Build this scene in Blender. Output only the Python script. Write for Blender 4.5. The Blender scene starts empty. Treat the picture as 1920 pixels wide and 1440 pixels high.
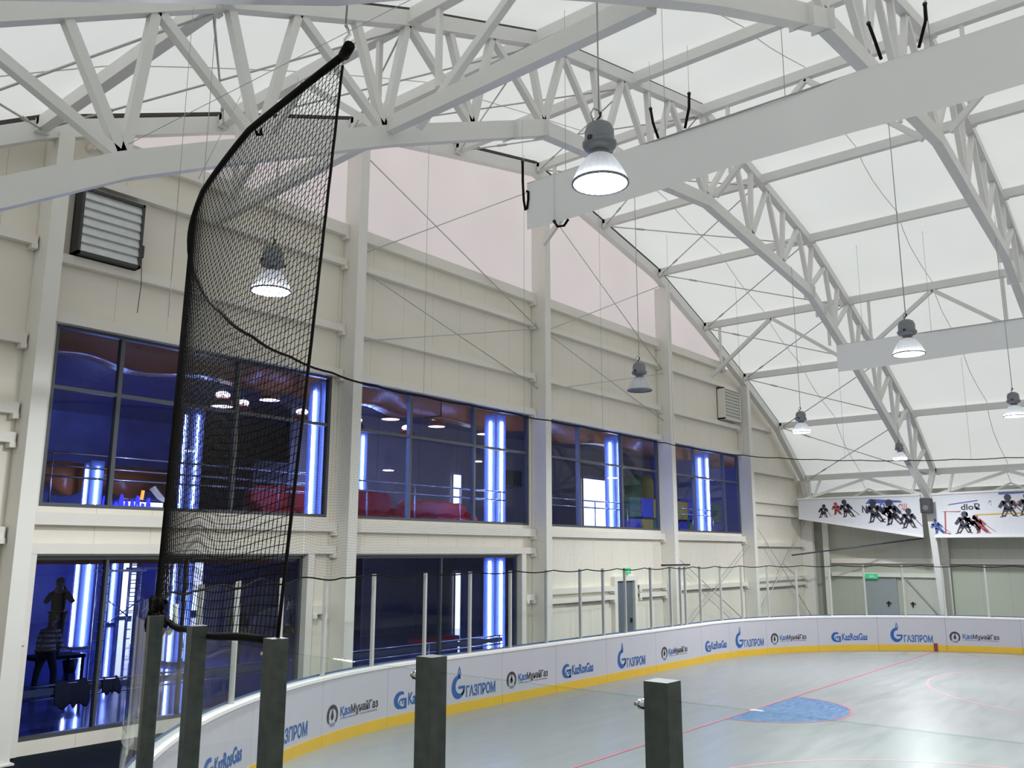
import bpy, math, random
import numpy as np
from mathutils import Vector, Matrix
random.seed(7)
S = bpy.context.scene
COL = S.collection

# ------------------------------------------------------------------ camera
cam = bpy.data.cameras.new('camera'); co = bpy.data.objects.new('camera', cam); COL.objects.link(co)
cam.sensor_fit = 'HORIZONTAL'; cam.sensor_width = 36.0; cam.lens = 36.0 * 1624 / 1920
cam.clip_start = 0.05; cam.clip_end = 300
_a, _p, _r = math.radians(39.5), math.radians(11.0), math.radians(0.1)
F = Vector((math.cos(_a) * math.cos(_p), math.sin(_a) * math.cos(_p), math.sin(_p)))
R0 = Vector((math.sin(_a), -math.cos(_a), 0)); U0 = R0.cross(F)
Rv = R0 * math.cos(_r) + U0 * math.sin(_r); Uv = U0 * math.cos(_r) - R0 * math.sin(_r)
M = Matrix((Rv, Uv, -F)).transposed().to_4x4(); M.translation = (0, 0, 3.4)
co.matrix_world = M
S.camera = co
# ------------------------------------------------------------------ sky, exposure, light paths
w = bpy.data.worlds.new('daylight'); S.world = w; w.use_nodes = True
bg = w.node_tree.nodes['Background']; bg.inputs[0].default_value = (0.97, 0.99, 1.0, 1); bg.inputs[1].default_value = 1.12
S.view_settings.view_transform = 'Standard'; S.view_settings.look = 'None'
S.view_settings.gamma = 1; S.view_settings.exposure = 0.0; S.view_settings.use_curve_mapping = False
cy = S.cycles
cy.max_bounces = 12; cy.diffuse_bounces = 5; cy.glossy_bounces = 4; cy.transparent_max_bounces = 24
cy.transmission_bounces = 4; cy.caustics_reflective = False; cy.caustics_refractive = False
cy.sample_clamp_indirect = 6.0

# ------------------------------------------------------------------ materials
def nt(name):
    m = bpy.data.materials.new(name); m.use_nodes = True
    return m, m.node_tree.nodes, m.node_tree.links, m.node_tree.nodes['Principled BSDF']
def mat(name, c, rough=0.5, metal=0.0, var=0.08, scale=6.0, spec=0.5, coat=0.0):
    m, n, l, b = nt(name)
    tc = n.new('ShaderNodeTexCoord'); no = n.new('ShaderNodeTexNoise'); no.inputs['Scale'].default_value = scale
    no.inputs['Detail'].default_value = 4
    l.new(tc.outputs['Object'], no.inputs['Vector'])
    mr = n.new('ShaderNodeMapRange'); mr.inputs['To Min'].default_value = 1 - var; mr.inputs['To Max'].default_value = 1 + var
    l.new(no.outputs['Fac'], mr.inputs['Value'])
    mx = n.new('ShaderNodeVectorMath'); mx.operation = 'SCALE'; mx.inputs[0].default_value = c[:3]
    l.new(mr.outputs['Result'], mx.inputs['Scale']); l.new(mx.outputs['Vector'], b.inputs['Base Color'])
    b.inputs['Roughness'].default_value = rough; b.inputs['Metallic'].default_value = metal
    b.inputs['Specular IOR Level'].default_value = spec; b.inputs['Coat Weight'].default_value = coat
    return m
def emit(name, c, s):
    m, n, l, b = nt(name)
    b.inputs['Base Color'].default_value = (*c, 1); b.inputs['Emission Color'].default_value = (*c, 1)
    b.inputs['Emission Strength'].default_value = s
    return m
def glass(name, tint, refl, rough=0.0):
    m = bpy.data.materials.new(name); m.use_nodes = True; n = m.node_tree.nodes; l = m.node_tree.links
    n.clear(); o = n.new('ShaderNodeOutputMaterial'); t = n.new('ShaderNodeBsdfTransparent'); t.inputs[0].default_value = (*tint, 1)
    g = n.new('ShaderNodeBsdfGlossy'); g.inputs['Roughness'].default_value = rough
    f = n.new('ShaderNodeFresnel'); ge = n.new('ShaderNodeNewGeometry'); ior = n.new('ShaderNodeMapRange')      # thin sheet: the same reflection from either face
    ior.inputs['To Min'].default_value = 1.45; ior.inputs['To Max'].default_value = 1 / 1.45; l.new(ge.outputs['Backfacing'], ior.inputs['Value']); l.new(ior.outputs['Result'], f.inputs['IOR'])
    k = n.new('ShaderNodeMath'); k.operation = 'MULTIPLY'; k.inputs[1].default_value = refl
    mx = n.new('ShaderNodeMixShader'); l.new(f.outputs[0], k.inputs[0]); l.new(k.outputs[0], mx.inputs[0])
    l.new(t.outputs[0], mx.inputs[1]); l.new(g.outputs[0], mx.inputs[2]); l.new(mx.outputs[0], o.inputs[0])
    return m
def membrane(name, c, tr, seamless=False):
    m = bpy.data.materials.new(name); m.use_nodes = True; n = m.node_tree.nodes; l = m.node_tree.links
    n.clear(); o = n.new('ShaderNodeOutputMaterial')
    t = n.new('ShaderNodeBsdfTranslucent'); d = n.new('ShaderNodeBsdfDiffuse'); mx = n.new('ShaderNodeMixShader')
    tc = n.new('ShaderNodeTexCoord'); no = n.new('ShaderNodeTexNoise'); no.inputs['Scale'].default_value = 0.35
    l.new(tc.outputs['Object'], no.inputs['Vector'])
    mr = n.new('ShaderNodeMapRange'); mr.inputs['To Min'].default_value = 0.94; mr.inputs['To Max'].default_value = 1.04
    l.new(no.outputs['Fac'], mr.inputs['Value'])
    sc = n.new('ShaderNodeVectorMath'); sc.operation = 'SCALE'; sc.inputs[0].default_value = c
    l.new(mr.outputs['Result'], sc.inputs['Scale'])
    l.new(sc.outputs['Vector'], t.inputs[0]); l.new(sc.outputs['Vector'], d.inputs[0])
    mx.inputs[0].default_value = tr; l.new(d.outputs[0], mx.inputs[1]); l.new(t.outputs[0], mx.inputs[2]); l.new(mx.outputs[0], o.inputs[0])
    return m
def panelled(name, c, axis=0, step=1.0, line=0.012):
    m = mat(name, c, 0.55, 0, 0.05, 0.8); n = m.node_tree.nodes; l = m.node_tree.links; b = n['Principled BSDF']
    src = b.inputs['Base Color'].links[0].from_socket
    tc = n.new('ShaderNodeTexCoord'); sp = n.new('ShaderNodeSeparateXYZ'); l.new(tc.outputs['Object'], sp.inputs[0])
    dv = n.new('ShaderNodeMath'); dv.operation = 'DIVIDE'; dv.inputs[1].default_value = step; l.new(sp.outputs[axis], dv.inputs[0])
    fr = n.new('ShaderNodeMath'); fr.operation = 'FRACT'; l.new(dv.outputs[0], fr.inputs[0])
    lt = n.new('ShaderNodeMath'); lt.operation = 'LESS_THAN'; lt.inputs[1].default_value = line / step; l.new(fr.outputs[0], lt.inputs[0])
    mx = n.new('ShaderNodeMix'); mx.data_type = 'RGBA'; l.new(lt.outputs[0], mx.inputs['Factor']); l.new(src, mx.inputs['A'])
    mx.inputs['B'].default_value = (c[0] * .72, c[1] * .72, c[2] * .72, 1); l.new(mx.outputs['Result'], b.inputs['Base Color'])
    return m
def ice_mat():
    m = mat('rink ice', (0.25, 0.262, 0.265), 0.16, 0, 0.05, 0.7, 0.5); n = m.node_tree.nodes; l = m.node_tree.links; b = n['Principled BSDF']
    tc = n.new('ShaderNodeTexCoord'); mp = n.new('ShaderNodeMapping'); mp.inputs['Scale'].default_value = (0.25, 1.5, 1)
    no = n.new('ShaderNodeTexNoise'); no.inputs['Scale'].default_value = 2.2; no.inputs['Detail'].default_value = 6
    l.new(tc.outputs['Object'], mp.inputs[0]); l.new(mp.outputs[0], no.inputs['Vector'])
    mr = n.new('ShaderNodeMapRange'); mr.inputs['To Min'].default_value = 0.20; mr.inputs['To Max'].default_value = 0.46
    l.new(no.outputs['Fac'], mr.inputs['Value']); l.new(mr.outputs['Result'], b.inputs['Roughness'])
    return m
def crease_mat():
    m, n, l, b = nt('blue crease paint'); tc = n.new('ShaderNodeTexCoord')
    mp = n.new('ShaderNodeMapping'); mp.inputs['Scale'].default_value = (1.2, 3.5, 1); l.new(tc.outputs['Object'], mp.inputs[0])
    no = n.new('ShaderNodeTexNoise'); no.inputs['Scale'].default_value = 3; no.inputs['Detail'].default_value = 8; no.inputs['Roughness'].default_value = .7
    l.new(mp.outputs[0], no.inputs['Vector']); cr = n.new('ShaderNodeValToRGB')
    cr.color_ramp.elements[0].position = .42; cr.color_ramp.elements[0].color = (.04, .135, .33, 1)
    cr.color_ramp.elements[1].position = .72; cr.color_ramp.elements[1].color = (.20, .32, .48, 1)
    l.new(no.outputs['Fac'], cr.inputs[0]); l.new(cr.outputs[0], b.inputs['Base Color']); b.inputs['Roughness'].default_value = .3
    return m
def striped(name, a, c, step):
    m, n, l, b = nt(name); tc = n.new('ShaderNodeTexCoord'); sp = n.new('ShaderNodeSeparateXYZ'); l.new(tc.outputs['Object'], sp.inputs[0])
    dv = n.new('ShaderNodeMath'); dv.operation = 'DIVIDE'; dv.inputs[1].default_value = step; l.new(sp.outputs[2], dv.inputs[0])
    fr = n.new('ShaderNodeMath'); fr.operation = 'FRACT'; l.new(dv.outputs[0], fr.inputs[0])
    lt = n.new('ShaderNodeMath'); lt.operation = 'LESS_THAN'; lt.inputs[1].default_value = .5; l.new(fr.outputs[0], lt.inputs[0])
    mx = n.new('ShaderNodeMix'); mx.data_type = 'RGBA'; l.new(lt.outputs[0], mx.inputs['Factor'])
    mx.inputs['A'].default_value = (*a, 1); mx.inputs['B'].default_value = (*c, 1); l.new(mx.outputs['Result'], b.inputs['Base Color']); b.inputs['Roughness'].default_value = .9
    return m

STEEL = mat('white painted steel', (0.78, 0.77, 0.75), 0.45, 0, 0.04, 2.0)
COLM = mat('cream painted steel column', (0.82, 0.80, 0.75), 0.5, 0, 0.04, 1.5)
GIRT = mat('cream painted girt', (0.84, 0.80, 0.74), 0.5, 0, 0.04, 1.5)
ROD = mat('grey steel rod', (0.55, 0.55, 0.54), 0.4, 0.3, 0.1)
DARKGAP = mat('dark gasket', (0.07, 0.06, 0.05), 0.8)  # dark strip colour stands for shade in the gap between chord and membrane
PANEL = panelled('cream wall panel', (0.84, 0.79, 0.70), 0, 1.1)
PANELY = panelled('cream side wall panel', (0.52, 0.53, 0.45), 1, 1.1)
ROOF = membrane('white roof membrane', (0.86, 0.87, 0.84), 0.62)
TRI = membrane('white translucent gable sheet', (0.985, 0.93, 0.885), 0.95)
CLOTH = membrane('white banner cloth', (0.88, 0.885, 0.88), 0.12)
SEAM = mat('membrane seam', (0.62, 0.62, 0.60), 0.7)
ICE = ice_mat(); REDLINE = mat('red line paint', (0.55, 0.16, 0.20), 0.3, 0, 0.25, 5)
FAINT = mat('faded red line paint', (0.66, 0.30, 0.33), 0.3, 0, 0.25, 5)
CREASE = crease_mat()
RUBBER = mat('dark rubber floor', (0.007, 0.011, 0.021), 0.8, 0, 0.2, 3, 0.06)
BOARD = mat('white board plastic', (0.43, 0.42, 0.465), 0.3, 0, 0.03, 2)
CAPW = mat('white board cap', (0.70, 0.69, 0.67), 0.35)
KICK = mat('yellow kick plate', (0.60, 0.38, 0.03), 0.35, 0, 0.08, 3)
BACKB = mat('blue board back trim', (0.06, 0.10, 0.24), 0.5)
LOGOB = mat('blue logo print', (0.014, 0.085, 0.29), 0.4, 0, .02)
LOGOK = mat('black logo print', (0.03, 0.03, 0.04), 0.4, 0, .02)
GALV = mat('galvanised steel', (0.11, 0.125, 0.12), 0.5, 0.5, 0.45, 16)
ALU = mat('pale aluminium', (0.62, 0.62, 0.60), 0.35, 0.5, 0.1)
BOLT = mat('shiny bolt steel', (0.75, 0.75, 0.75), 0.2, 1.0)
GLASS = glass('rink glass', (0.91, 0.95, 0.93), 0.5)
EDGE = glass('glass edge', (0.90, 0.95, 0.93), 0.05)
WGLASS = glass('blue tinted window glass', (0.62, 0.68, 0.98), 0.9)
FRAME = mat('dark grey window frame', (0.10, 0.11, 0.125), 0.4, 0.3)
NET = mat('black twine', (0.006, 0.0055, 0.005), 0.9, 0, .1, 6, 0.05)
ROPE = mat('black rope', (0.010, 0.009, 0.008), 0.85, 0, .1, 6, 0.1)
LAMPG = mat('grey lamp housing', (0.20, 0.21, 0.23), 0.45, 0.3, 0.06)
CABLE = mat('grey cable', (0.42, 0.42, 0.41), 0.5)
LENS = emit('lit lamp lens', (0.95, 0.98, 1.0), 14.0)
LENSOFF = mat('unlit lamp lens', (0.12, 0.13, 0.14), 0.15)
LOUV = mat('galvanised louver slat', (0.62, 0.64, 0.65), 0.4, 0.35, 0.15, 9); LOUVC = mat('cream louver slat', (0.55, 0.56, 0.50), 0.5)
LOUVF = mat('dark louver frame', (0.05, 0.052, 0.052), 0.5)
DOORG = mat('grey painted door', (0.36, 0.39, 0.41), 0.45)
DOORD = mat('dark blue grey door', (0.13, 0.16, 0.20), 0.4)
DOORW = mat('cream painted door', (0.62, 0.62, 0.56), 0.5)
BLACK = mat('black plastic', (0.012, 0.012, 0.013), 0.5)
GREEN = emit('green exit sign', (0.02, 0.45, 0.20), 0.6)
WHITEP = mat('white sign print', (0.8, 0.85, 0.8), 0.5)
def lampshade():
    m = bpy.data.materials.new('ribbed clear reflector'); m.use_nodes = True; n = m.node_tree.nodes; l = m.node_tree.links
    b = n['Principled BSDF']; b.inputs['Base Color'].default_value = (.9, .92, .95, 1); b.inputs['Roughness'].default_value = .15
    t = n.new('ShaderNodeBsdfTranslucent'); t.inputs[0].default_value = (.9, .92, .96, 1)
    tr = n.new('ShaderNodeBsdfTransparent'); m1 = n.new('ShaderNodeMixShader'); m1.inputs[0].default_value = .45
    l.new(b.outputs[0], m1.inputs[1]); l.new(t.outputs[0], m1.inputs[2])
    m2 = n.new('ShaderNodeMixShader'); m2.inputs[0].default_value = .25; l.new(m1.outputs[0], m2.inputs[1]); l.new(tr.outputs[0], m2.inputs[2])
    l.new(m2.outputs[0], n['Material Output'].inputs[0]); return m
SHADE = lampshade()

# ------------------------------------------------------------------ mesh builder
ROOT = {}
class MB:
    def __init__(s): s.v = []; s.f = []; s.sm = []
    def add(s, vs, fs, smooth=False):
        k = len(s.v); s.v += [tuple(p) for p in vs]; s.f += [tuple(i + k for i in f) for f in fs]; s.sm += [smooth] * len(fs); return s
    def box(s, a, b):
        x0, y0, z0 = [min(a[i], b[i]) for i in range(3)]; x1, y1, z1 = [max(a[i], b[i]) for i in range(3)]
        return s.add([(x0, y0, z0), (x1, y0, z0), (x1, y1, z0), (x0, y1, z0), (x0, y0, z1), (x1, y0, z1), (x1, y1, z1), (x0, y1, z1)],
              [(0, 3, 2, 1), (4, 5, 6, 7), (0, 1, 5, 4), (1, 2, 6, 5), (2, 3, 7, 6), (3, 0, 4, 7)])
    def beam(s, p, q, w, h, up=(0, 0, 1)):
        p, q, up = Vector(p), Vector(q), Vector(up); d = (q - p).normalized(); sd = d.cross(up)
        if sd.length < 1e-4: sd = d.cross(Vector((0, 1, 0)))
        sd.normalize(); u = sd.cross(d); vs = []
        for c in (p, q):
            for i, j in ((-1, -1), (1, -1), (1, 1), (-1, 1)): vs.append(c + sd * (i * w / 2) + u * (j * h / 2))
        return s.add(vs, [(0, 1, 2, 3), (7, 6, 5, 4), (0, 4, 5, 1), (1, 5, 6, 2), (2, 6, 7, 3), (3, 7, 4, 0)])
    def tube(s, pts, r, n=8, smooth=True, caps=True):
        pts = [Vector(p) for p in pts]; rs = r if isinstance(r, (list, tuple)) else [r] * len(pts); vs = []; fs = []
        ref = None
        for i, p in enumerate(pts):
            d = (pts[min(i + 1, len(pts) - 1)] - pts[max(i - 1, 0)]).normalized()
            if ref is None: ref = Vector((0, 0, 1)) if abs(d.z) < .9 else Vector((1, 0, 0))
            a = d.cross(ref).normalized(); b = a.cross(d); ref = b
            for k in range(n):
                t = 2 * math.pi * k / n; vs.append(p + (a * math.cos(t) + b * math.sin(t)) * rs[i])
        for i in range(len(pts) - 1):
            for k in range(n):
                fs.append((i * n + k, i * n + (k + 1) % n, (i + 1) * n + (k + 1) % n, (i + 1) * n + k))
        if caps: fs += [tuple(range(n))[::-1], tuple(range((len(pts) - 1) * n, len(pts) * n))]
        return s.add(vs, fs, smooth)
    def lathe(s, prof, c=(0, 0, 0), n=28, smooth=True, ribs=0, amp=0.0):
        vs = []; fs = []
        for r, z in prof:
            for k in range(n):
                t = 2 * math.pi * k / n; rr = r * (1 + (amp if ribs and k % 2 else 0)); vs.append((c[0] + rr * math.cos(t), c[1] + rr * math.sin(t), c[2] + z))
        for i in range(len(prof) - 1):
            for k in range(n): fs.append((i * n + k, i * n + (k + 1) % n, (i + 1) * n + (k + 1) % n, (i + 1) * n + k))
        return s.add(vs, fs, smooth)
    def disc(s, c, r, n=28, down=True):
        vs = [(c[0] + r * math.cos(2 * math.pi * k / n), c[1] + r * math.sin(2 * math.pi * k / n), c[2]) for k in range(n)]
        f = tuple(range(n)); return s.add(vs, [f[::-1] if down else f])
    def sphere(s, c, r, n=12, m=8):
        rr = r if isinstance(r, (tuple, list)) else (r, r, r); prof = []; vs = []; fs = []
        for i in range(m + 1):
            a = math.pi * i / m
            for k in range(n):
                t = 2 * math.pi * k / n; vs.append((c[0] + rr[0] * math.sin(a) * math.cos(t), c[1] + rr[1] * math.sin(a) * math.sin(t), c[2] - rr[2] * math.cos(a)))
        for i in range(m):
            for k in range(n): fs.append((i * n + k, i * n + (k + 1) % n, (i + 1) * n + (k + 1) % n, (i + 1) * n + k))
        return s.add(vs, fs, True)
    def prism(s, poly, o, ux, uy, n):      # 2D outline extruded by vector n
        o, ux, uy, n = Vector(o), Vector(ux), Vector(uy), Vector(n); k = len(poly)
        vs = [o + ux * x + uy * y for x, y in poly] + [o + ux * x + uy * y + n for x, y in poly]
        fs = [tuple(range(k))[::-1], tuple(range(k, 2 * k))] + [(i, (i + 1) % k, k + (i + 1) % k, k + i) for i in range(k)]
        return s.add(vs, fs)
    def sweep(s, pts, y, w, h):            # rectangular bar swept along a polyline in the XZ plane
        P = [Vector((x, 0, z)) for x, z in pts]; vs = []; fs = []
        for i, p in enumerate(P):
            d0 = (P[i] - P[i - 1]).normalized() if i else (P[1] - P[0]).normalized()
            d1 = (P[i + 1] - P[i]).normalized() if i < len(P) - 1 else d0
            d = (d0 + d1).normalized(); nn = Vector((-d.z, 0, d.x)); k = 1 / max(.5, nn.dot(Vector((-d0.z, 0, d0.x))))
            for a, b in ((-1, -1), (1, -1), (1, 1), (-1, 1)): vs.append(p + Vector((0, y + a * w / 2, 0)) + nn * (b * h / 2 * k))
        for i in range(len(P) - 1):
            for k in range(4): fs.append((i * 4 + k, i * 4 + (k + 1) % 4, i * 4 + 4 + (k + 1) % 4, i * 4 + 4 + k))
        fs += [(0, 1, 2, 3), tuple(range(len(P) * 4 - 4, len(P) * 4))]
        return s.add(vs, fs)
    def build(s, name, m, parent=None, bevel=0):
        off = ROOT.get(parent.name, Vector()) if parent else Vector()
        me = bpy.data.meshes.new(name); me.from_pydata([(p[0] - off[0], p[1] - off[1], p[2] - off[2]) for p in s.v], [], s.f)
        me.polygons.foreach_set('use_smooth', s.sm); me.materials.append(m); me.update()
        import bmesh
        bm = bmesh.new(); bm.from_mesh(me); bmesh.ops.recalc_face_normals(bm, faces=bm.faces); bm.to_mesh(me); bm.free()
        o = bpy.data.objects.new(name, me); COL.objects.link(o)
        if parent: o.parent = parent; ROOT[o.name] = off
        if bevel:
            bv = o.modifiers.new('bevel', 'BEVEL'); bv.width = bevel; bv.segments = 2; bv.limit_method = 'ANGLE'
        return o
def tag(o, label, cat, group=None, kind=None):
    o['label'] = label; o['category'] = cat
    if group: o['group'] = group
    if kind: o['kind'] = kind
    return o
def thing(name, label, cat, loc=(0, 0, 0), group=None):
    o = bpy.data.objects.new(name, None); COL.objects.link(o); o.location = loc; o.empty_display_size = .1
    ROOT[o.name] = Vector(loc); return tag(o, label, cat, group)
def struct(o): o['kind'] = 'structure'; return o
def dup(root, loc, label, group=None, rz=0.0):
    r = root.copy(); COL.objects.link(r); r.location = loc; r.rotation_euler.z = rz; r['label'] = label
    if group: r['group'] = group
    for ch in list(root.children):
        c = ch.copy(); COL.objects.link(c); c.parent = r
        for g in list(ch.children):
            d = g.copy(); COL.objects.link(d); d.parent = c
    return r
ORD = ['first', 'second', 'third', 'fourth', 'fifth', 'sixth', 'seventh', 'eighth', 'ninth', 'tenth', 'eleventh', 'twelfth', 'thirteenth',
       'fourteenth', 'fifteenth', 'sixteenth', 'seventeenth', 'eighteenth', 'nineteenth', 'twentieth', 'twenty-first', 'twenty-second', 'twenty-third', 'twenty-fourth', 'twenty-fifth', 'twenty-sixth'] + ['twenty-seventh', 'twenty-eighth', 'twenty-ninth', 'thirtieth', 'thirty-first', 'thirty-second', 'thirty-third', 'thirty-fourth']

# ------------------------------------------------------------------ arch geometry (hall is symmetric about X = 20.6)
CX = 20.6
HALF = [(0, 15.55), (3.75, 14.78), (7.6, 13.97), (11.2, 12.58), (14.8, 11.02), (18.45, 9.25), (21.4, 7.0)]
ARCH = [(CX - d, z) for d, z in HALF[:0:-1]] + [(CX + d, z) for d, z in HALF]
ARCH[0] = (-.8, 6.6); ARCH[1] = (2.15, 8.85)      # the left slope falls a little faster
def arch_z(x):
    if x < ARCH[2][0]:
        (a, za), (b, zb) = (ARCH[1], ARCH[2]) if x > ARCH[1][0] else (ARCH[0], ARCH[1])
        return za + (zb - za) * (x - a) / (b - a)
    d = abs(x - CX)
    for (a, za), (b, zb) in zip(HALF, HALF[1:]):
        if d <= b: return za + (zb - za) * (d - a) / (b - a)
    return HALF[-1][1]
LOWH = [(0, 12.85), (7.4, 12.02), (11.55, 10.22), (14.1, 9.0), (15.95, 8.08), (17.3, 7.25), (20.0, 5.85)]
LOW = [(CX - d, z) for d, z in LOWH[:0:-1]] + [(CX + d, z) for d, z in LOWH]
def low_z(x):
    d = abs(x - CX)
    for (a, za), (b, zb) in zip(LOWH, LOWH[1:]):
        if d <= b: return za + (zb - za) * (d - a) / (b - a)
    return LOWH[-1][1]
YG, YT, YT2, YEND = 16.0, 10.1, 4.25, -12.0

# ------------------------------------------------------------------ setting: floor, ice, roof, walls
class Path:      # plan line of the rink: side, near corner, straight end, far corner, far side
    def __init__(s, x0, R, yend, q, fx, FR, ys):
        P = [(x0, ys)]; cx = x0 + R; cyy = yend - R
        for k in range(401):
            a = math.pi / 2 * k / 400; P.append((cx - R * math.cos(a) ** q, cyy + R * max(0, math.sin(a)) ** q))
        for k in range(401):
            a = math.pi / 2 * k / 400; P.append((fx + FR * math.sin(a), yend - FR + FR * math.cos(a)))
        P.append((fx + FR, ys)); P = np.array(P); s.P = P
        s.S = np.concatenate([[0], np.cumsum(np.linalg.norm(np.diff(P, axis=0), axis=1))]); s.T = float(s.S[-1]); s.K = [float(s.S[k]) for k in (1, 401, 402, 802)]
    def at(s, t):
        t = min(max(float(t), 0), s.T); n = len(s.P); i = min(max(int(np.searchsorted(s.S, t, side='right')) - 1, 0), n - 2)
        L = s.S[i + 1] - s.S[i]; f = (t - s.S[i]) / L if L > 0 else 0; p = s.P[i] + (s.P[i + 1] - s.P[i]) * f
        a, b = (0, 1) if i == 0 else (i, i + 1) if i in (401, n - 2) else (max(i - 2, 0), min(i + 3, n - 1))
        d = s.P[b] - s.P[a]; d = d / np.linalg.norm(d); return Vector((p[0], p[1], 0)), Vector((d[1], -d[0], 0))
BP = Path(2.68, 10.4, 13.42, 1.08, 26.2, 9.1, -12.0)     # dasher boards, inner face
o = MB().box((-2, -13, -.25), (44, 16.45, -.03)).build('floor', RUBBER); struct(o)
pts = [BP.at(t)[0] for t in np.linspace(0, BP.T, 160)]
ice = struct(MB().prism([(p.x, p.y) for p in pts], (0, 0, -.028), (1, 0, 0), (0, 1, 0), (0, 0, .028)).build('floor_ice', ICE))
def flat(name, poly, m, z=.002): return MB().add([(x, y, z) for x, y in poly], [tuple(range(len(poly)))]).build(name, m, ice)
def ring(name, cx, cyy, r, wd, m, a0=0, a1=360, z=.002, n=96):
    vs = []; fs = []
    for i in range(n + 1):
        a = math.radians(a0 + (a1 - a0) * i / n)
        for rr in (r - wd / 2, r + wd / 2): vs.append((cx + rr * math.cos(a), cyy + rr * math.sin(a), z))
    for i in range(n): fs.append((2 * i, 2 * i + 1, 2 * i + 3, 2 * i + 2))
    return MB().add(vs, fs).build(name, m, ice)
GY = 8.68
flat('goal_crease', [(19.42 + 1.86 * math.cos(a), GY + 1.86 * math.sin(a)) for a in np.linspace(math.pi, 2 * math.pi, 40)], CREASE)
ring('crease_outline', 19.42, GY, 1.86, .05, REDLINE, 180, 360, .004)
flat('goal_line', [(4.45, GY - .03), (34.05, GY - .03), (34.05, GY + .03), (4.45, GY + .03)], REDLINE, .005)
ring('faceoff_circle', 26.85, 2.25, 4.72, .055, FAINT)
ring('faceoff_circle', 11.95, 2.35, 4.72, .055, FAINT)

# roof membrane: one skin with a shallow sag in every bay
ys = []
for a, b in ((YG + .6, YT), (YT, YT2), (YT2, -1.6), (-1.6, -7.4), (-7.4, YEND)):
    ys += [(a + (b - a) * k / 8, 0.16 * math.sin(math.pi * k / 8)) for k in range(8)]
ys.append((YEND, 0))
prof = [(-2.2, 6.1)] + [(x, z + .22) for x, z in ARCH] + [(43.4, 6.1)]
fine = []
for (x0, z0), (x1, z1) in zip(prof, prof[1:]):
    for k in range(4): fine.append((x0 + (x1 - x0) * k / 4, z0 + (z1 - z0) * k / 4, math.sin(math.pi * k / 4)))
fine.append((*prof[-1], 0))
vs = []; fs = []
for y, sg in ys:
    for x, z, b in fine: vs.append((x, y, z + .10 - sg * .6 + b * sg * .5))
n = len(fine)
for i in range(len(ys) - 1):
    for k in range(n - 1): fs.append((i * n + k, i * n + k + 1, (i + 1) * n + k + 1, (i + 1) * n + k))
roof = struct(MB().add(vs, fs, True).build('ceiling', ROOF))
for ym in ((YG + .6 + YT) / 2, (YT + YT2) / 2, (YT2 - 1.6) / 2):
    mb = MB(); mb.tube([(x, ym + .15 * b, z + .10 - .16 * .6 + b * .08 - .012) for x, z, b in fine], .011, 5); mb.build('membrane_seam', SEAM, roof)

# gable wall with its openings
WY0, WY1 = 16.45, 16.62
UPPER = [(6.66, 13.12), (13.83, 20.79), (21.8, 28.66), (29.95, 35.58)]
LOWER = [(6.66, 12.51), (13.77, 20.23)]
TOPZ = 11.35
mb = MB()
def wband(z0, z1, holes):
    x = -2.0
    for a, b in holes: mb.box((x, WY0, z0), (a, WY1, z1)); x = b
    mb.box((x, WY0, z0), (43.1, WY1, z1))
wband(-.03, .2, []); wband(.2, 3.32, LOWER); wband(3.32, 4.2, []); wband(4.2, 7.58, UPPER)
xs = [x for x, z in ARCH if arch_z(x) > TOPZ]
def xat(zz, sgn):
    for (a, za), (b, zb) in zip(HALF, HALF[1:]):
        if za >= zz >= zb: return CX + sgn * (a + (b - a) * (za - zz) / (za - zb))
lx, rx = xat(TOPZ, -1), xat(TOPZ, 1)
out = [(-2.0, 7.58), (43.1, 7.58)] + [(43.1, 6.9 + .7)] + [(x, z + .3) for x, z in ARCH[::-1] if x > rx and z > 7.6] + [(rx, TOPZ), (lx, TOPZ)] + [(x, z + .3) for x, z in ARCH[::-1] if x < lx and z > 7.6] + [(-2.0, 7.6)]
mb.prism(out, (0, WY0, 0), (1, 0, 0), (0, 0, 1), (0, WY1 - WY0, 0))
struct(mb.build('wall_gable', PANEL))
tri = [(lx, TOPZ)] + [(rx, TOPZ)] + [(rx, TOPZ + .3)] + [(x, z + .3) for x, z in ARCH[::-1] if lx < x < rx] + [(lx, TOPZ + .3)]
struct(MB().prism(tri, (0, WY0 + .06, 0), (1, 0, 0), (0, 0, 1), (0, .01, 0)).build('wall_gable_sheet', TRI))
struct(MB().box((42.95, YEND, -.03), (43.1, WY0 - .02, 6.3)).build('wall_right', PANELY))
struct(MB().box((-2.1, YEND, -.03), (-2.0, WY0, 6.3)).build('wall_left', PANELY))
bk = [(-2, -.03), (43.1, -.03), (43.1, 6.3)] + [(x, z) for x, z in ARCH[::-1]] + [(-2, 6.3)]
struct(MB().prism(bk, (0, YEND - .1, 0), (1, 0, 0), (0, 0, 1), (0, .1, 0)).build('wall_back', PANEL))

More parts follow.
